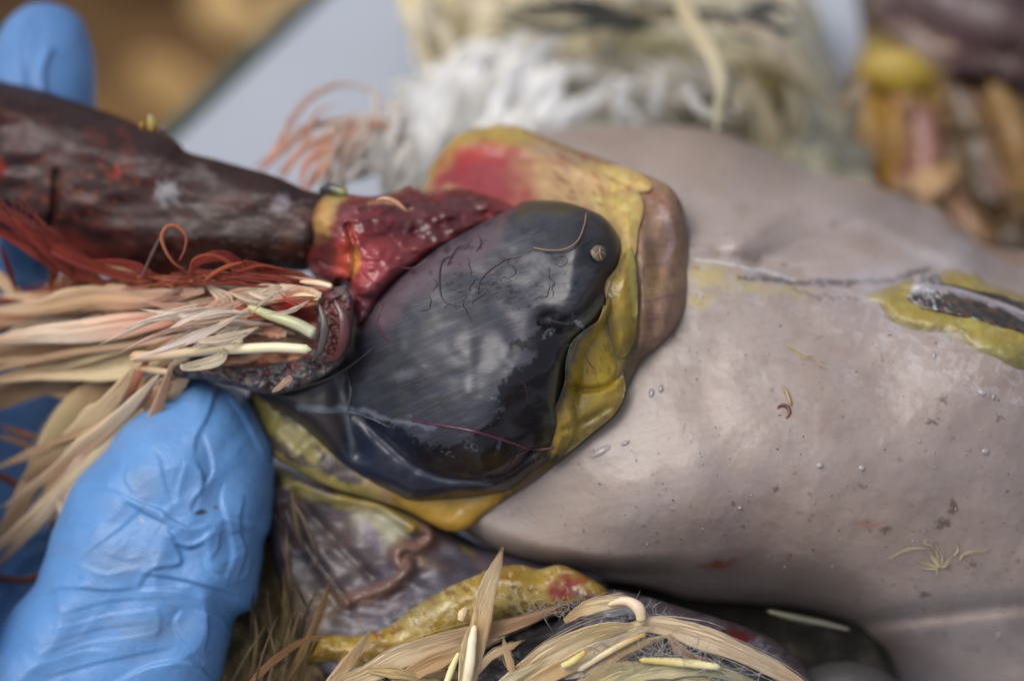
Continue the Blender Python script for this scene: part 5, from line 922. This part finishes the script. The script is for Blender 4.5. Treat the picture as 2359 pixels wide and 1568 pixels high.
# ================================================================== gloved hand
hand = None
def glove():
    # thumb as a rounded body, index finger and palm as swept bodies, grown into one surface
    tout = [(395, 892), (430, 868), (462, 860), (500, 876), (560, 902), (588, 950), (614, 1022), (625, 1112), (622, 1205), (600, 1250), (592, 1330), (578, 1395), (545, 1420), (532, 1470), (505, 1560), (480, 1700), (440, 1900), (-100, 1950), (-160, 1650), (-80, 1520), (0, 1450), (40, 1400), (85, 1350), (110, 1295), (133, 1212), (183, 1108), (247, 1043), (300, 973)]
    d0 = rbf([(450, 880, 1.0), (400, 1100, .45), (300, 1300, .35), (150, 1500, .5), (500, 1500, .4), (560, 1200, .6), (200, 1200, .55), (300, 1700, .4)])
    pts = cr(tout, 5, True); step = 9
    obs = []
    o = relief('glove_tmp', tout, d0, 1.05, 120, 1.1, step, M_GLOVE, lambda p: p, None); obs.append(o)
    def bod(path, r, fl=.9):
        v, f, u, t = sweep(path, r, fl, 50, 40, rfn=lambda t, r: r * np.sqrt(np.clip(1 - np.clip(1 - np.minimum(t, 1 - t) / .12, 0, 1) ** 2, .01, 1))); obs.append(mk('glove_tmp', v, f, M_GLOVE))
    bod([(92, 10, 4.6), (100, 110, 4.4), (95, 240, 4.0), (60, 420, 4.2), (10, 600, 4.6), (-60, 800, 4.8)], [70, 112, 126, 118, 120, 135])      # index finger
    bod([(-130, 200, 5.8), (-120, 330, 5.2), (-150, 480, 4.8), (-160, 640, 4.2), (-120, 860, 3.6)], [90, 120, 125, 130, 140])                 # middle finger
    bod([(-300, 420, 5.4), (-300, 620, 4.8), (-240, 900, 4.0)], [100, 120, 130])                                                             # ring finger
    bod([(-420, 640, 5.0), (-400, 800, 4.6), (-300, 1050, 4.0)], [80, 100, 120])                                                             # little finger
    bod([(-60, 620, 5.0), (-80, 900, 4.9), (-60, 1200, 4.4), (-60, 1500, 3.4), (-40, 1800, 2.4)], [150, 220, 240, 270, 300], .7)               # palm
    bod([(-330, 560, 2.6), (-400, 800, 1.6), (-420, 1100, .8), (-360, 1450, .6), (-250, 1750, .8)], [120, 200, 260, 300, 320], .9)    # heel of the hand outside the frame, added to shade the palm
    bod([(-250, 760, 4.6), (-260, 1100, 4.0), (-220, 1500, 3.0), (-200, 1800, 1.8)], [170, 220, 260, 280], .8)
    vs, fs, off = [], [], 0
    for ob_ in obs:
        n = len(ob_.data.vertices); a = np.empty(n * 3); ob_.data.vertices.foreach_get('co', a); vs.append(a.reshape(-1, 3) + np.array(ob_.location))
        fs += [[i + off for i in p.vertices] for p in ob_.data.polygons]; off += n; me_ = ob_.data; bpy.data.objects.remove(ob_); bpy.data.meshes.remove(me_)
    me = bpy.data.meshes.new('gloved_hand'); me.from_pydata(np.vstack(vs).tolist(), [], fs); o = bpy.data.objects.new('gloved_hand', me); COL.objects.link(o)
    md = o.modifiers.new('r', 'REMESH'); md.mode = 'VOXEL'; md.voxel_size = .03
    m2 = o.modifiers.new('s', 'SMOOTH'); m2.iterations = 24; m2.factor = .5
    dg = bpy.context.evaluated_depsgraph_get(); me2 = bpy.data.meshes.new_from_object(o.evaluated_get(dg)); bpy.data.objects.remove(o); bpy.data.meshes.remove(me)
    n = len(me2.vertices); v = np.empty(n * 3); me2.vertices.foreach_get('co', v); v = v.reshape(-1, 3)
    nv = np.empty(n * 3); me2.vertex_normals.foreach_get('vector', nv); nv = nv.reshape(-1, 3)
    fl = np.empty(len(me2.loops), np.int32); me2.loops.foreach_get('vertex_index', fl); F = fl.reshape(-1, 4) if len(fl) == 4 * len(me2.polygons) else [list(p.vertices) for p in me2.polygons]
    x, y, d = P(v)
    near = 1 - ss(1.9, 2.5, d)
    h = np.zeros(n)
    # folds of the loose glove: (points, width, height)
    FO = [([(455, 862), (492, 900), (478, 960), (452, 1010), (448, 1060)], 13, .10), ([(500, 885), (560, 960), (600, 1060)], 20, -.07), ([(448, 1060), (470, 1110), (440, 1165), (448, 1190)], 12, .09), ([(470, 1000), (490, 1080), (460, 1130)], 16, -.10),
          ([(285, 1142), (330, 1160), (370, 1175), (400, 1200), (440, 1215), (480, 1205)], 11, .13), ([(290, 1155), (340, 1185), (385, 1205)], 12, -.14), ([(183, 1130), (240, 1128), (290, 1140)], 18, -.07), ([(380, 1220), (410, 1245), (450, 1248), (495, 1215)], 9, .12), ([(385, 1235), (430, 1262), (470, 1250)], 13, -.13),
          ([(495, 1190), (540, 1195), (610, 1205)], 12, .07), ([(520, 1230), (560, 1215), (600, 1215)], 18, -.06), ([(330, 1165), (270, 1220), (210, 1270), (185, 1310)], 9, .05), ([(385, 1215), (415, 1280), (408, 1300), (350, 1310), (318, 1352)], 10, .12), ([(318, 1352), (250, 1358), (150, 1355), (80, 1400)], 13, .08),
          ([(325, 1320), (360, 1325), (420, 1335), (500, 1355), (550, 1375)], 22, -.15), ([(320, 1358), (400, 1356), (470, 1375)], 10, .10), ([(190, 1300), (240, 1318), (290, 1310), (325, 1300)], 8, .06), ([(200, 1335), (170, 1350), (155, 1345)], 8, -.06),
          ([(130, 1420), (250, 1385), (400, 1375)], 13, -0.042), ([(120, 1450), (250, 1415), (370, 1400)], 9, 0.042), ([(90, 1490), (220, 1450), (360, 1430)], 12, -0.036), ([(70, 1530), (200, 1480), (350, 1455), (390, 1420)], 9, 0.036), ([(100, 1560), (250, 1520), (400, 1490)], 14, -.06),
          ([(420, 1400), (400, 1440), (440, 1500), (470, 1520)], 20, -.13), ([(360, 1390), (372, 1430), (360, 1470)], 12, .06), ([(250, 1580), (350, 1530), (440, 1525), (490, 1570)], 13, .11), ([(470, 1410), (475, 1450), (465, 1500)], 8, .09), ([(440, 1405), (510, 1420), (530, 1460)], 10, .08),
          ([(560, 1140), (545, 1200), (555, 1270), (540, 1340)], 10, .08), ([(520, 1110), (510, 1160), (530, 1260), (515, 1330)], 22, -.09), ([(575, 1280), (560, 1330), (530, 1345)], 8, .07), ([(405, 1170), (410, 1120), (430, 1060)], 9, .06), ([(395, 1160), (380, 1110), (370, 1060), (350, 1040)], 9, -.05), ([(300, 1070), (290, 1110), (310, 1140)], 9, -.05),
          ([(470, 1270), (480, 1310), (520, 1320)], 10, -.08), ([(505, 1220), (500, 1260), (480, 1290)], 9, .06), ([(60, 1540), (180, 1500), (260, 1495)], 8, .04), ([(230, 1270), (290, 1290), (340, 1280)], 16, -.03)]
    for pts_, w_, a_ in FO:
        dd, t, sg, _, _ = dline(x, y, cr(pts_, 4)); e = np.exp(-dd / (w_ * (.6 if a_ > 0 else 1.1))) * np.sqrt(np.clip(4 * t * (1 - t), 0, 1)); st_ = np.exp(-dd / (w_ * 1.9)) * np.sqrt(np.clip(4 * t * (1 - t), 0, 1)) * sg * np.minimum(dd / 4, 1); h += near * (a_ * .16 * e + a_ * .26 * st_)
    h += near * (.065 - .085 * np.abs(vn(x / 105 + 3, y / 150 + x / 300)) - .022 * np.abs(vn(x / 60 + y / 90, y / 80 + 7)) + .03 * fbm(x / 80, y / 80, 0.0, 2) + .006 * fbm(x / 14, y / 14, 0.0, 2))
    # folds on the far finger and palm
    for pts_, w_, a_ in [([(62, 40), (40, 100), (45, 180), (55, 230)], 10, .03), ([(95, 60), (85, 110), (75, 170), (95, 230)], 16, -.015), ([(112, 120), (95, 170), (105, 240)], 9, .07), ([(0, 560), (40, 640), (100, 660)], 20, .1), ([(0, 1220), (60, 1240), (100, 1230)], 16, .1), ([(-20, 1400), (40, 1300), (110, 1260)], 20, .08)]:
        dd, t, sg, _, _ = dline(x, y, cr(pts_, 4)); h += (1 - near) * a_ * np.exp(-(dd / w_) ** 2)
    h += (1 - near) * .03 * fbm(x / 90, y / 90, 0.0, 2)
    v = v + nv * h[:, None]
    p = Paint(x, y, (100, 150, 208), .42); p.noise((92, 142, 200), 60, -.1, .3, .6, 0, 1, 3); p.noise((120, 140, 180), 40, .12, .4, .2, 0, 1, 9)
    for (bx, by, rx, ry) in [(335, 1120, 30, 40), (290, 1290, 80, 30), (330, 1440, 100, 24)]: p.blob(bx, by, rx, ry, 0, (124, 140, 164), .4, .7, 14)
    p.blob(463, 1180, 12, 6, -20, (44, 36, 36), .9, .5, 4); p.blob(495, 1165, 6, 5, 0, (100, 80, 60), .8, .5, 3); p.blob(440, 1262, 5, 3, 0, (60, 60, 90), .7, .5); p.blob(325, 1196, 8, 3, 40, (186, 186, 190), .6, .6)
    p.mix((1 - near) * .35, (70, 100, 150))  # shade on the far fingers and palm mixed into the glove colour
    col = p.out()
    bpy.data.meshes.remove(me2)
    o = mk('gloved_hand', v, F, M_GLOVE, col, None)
    return tag(o, 'hand in a wrinkled light blue glove gripping the neck from the left', 'gloved hand')
glove()
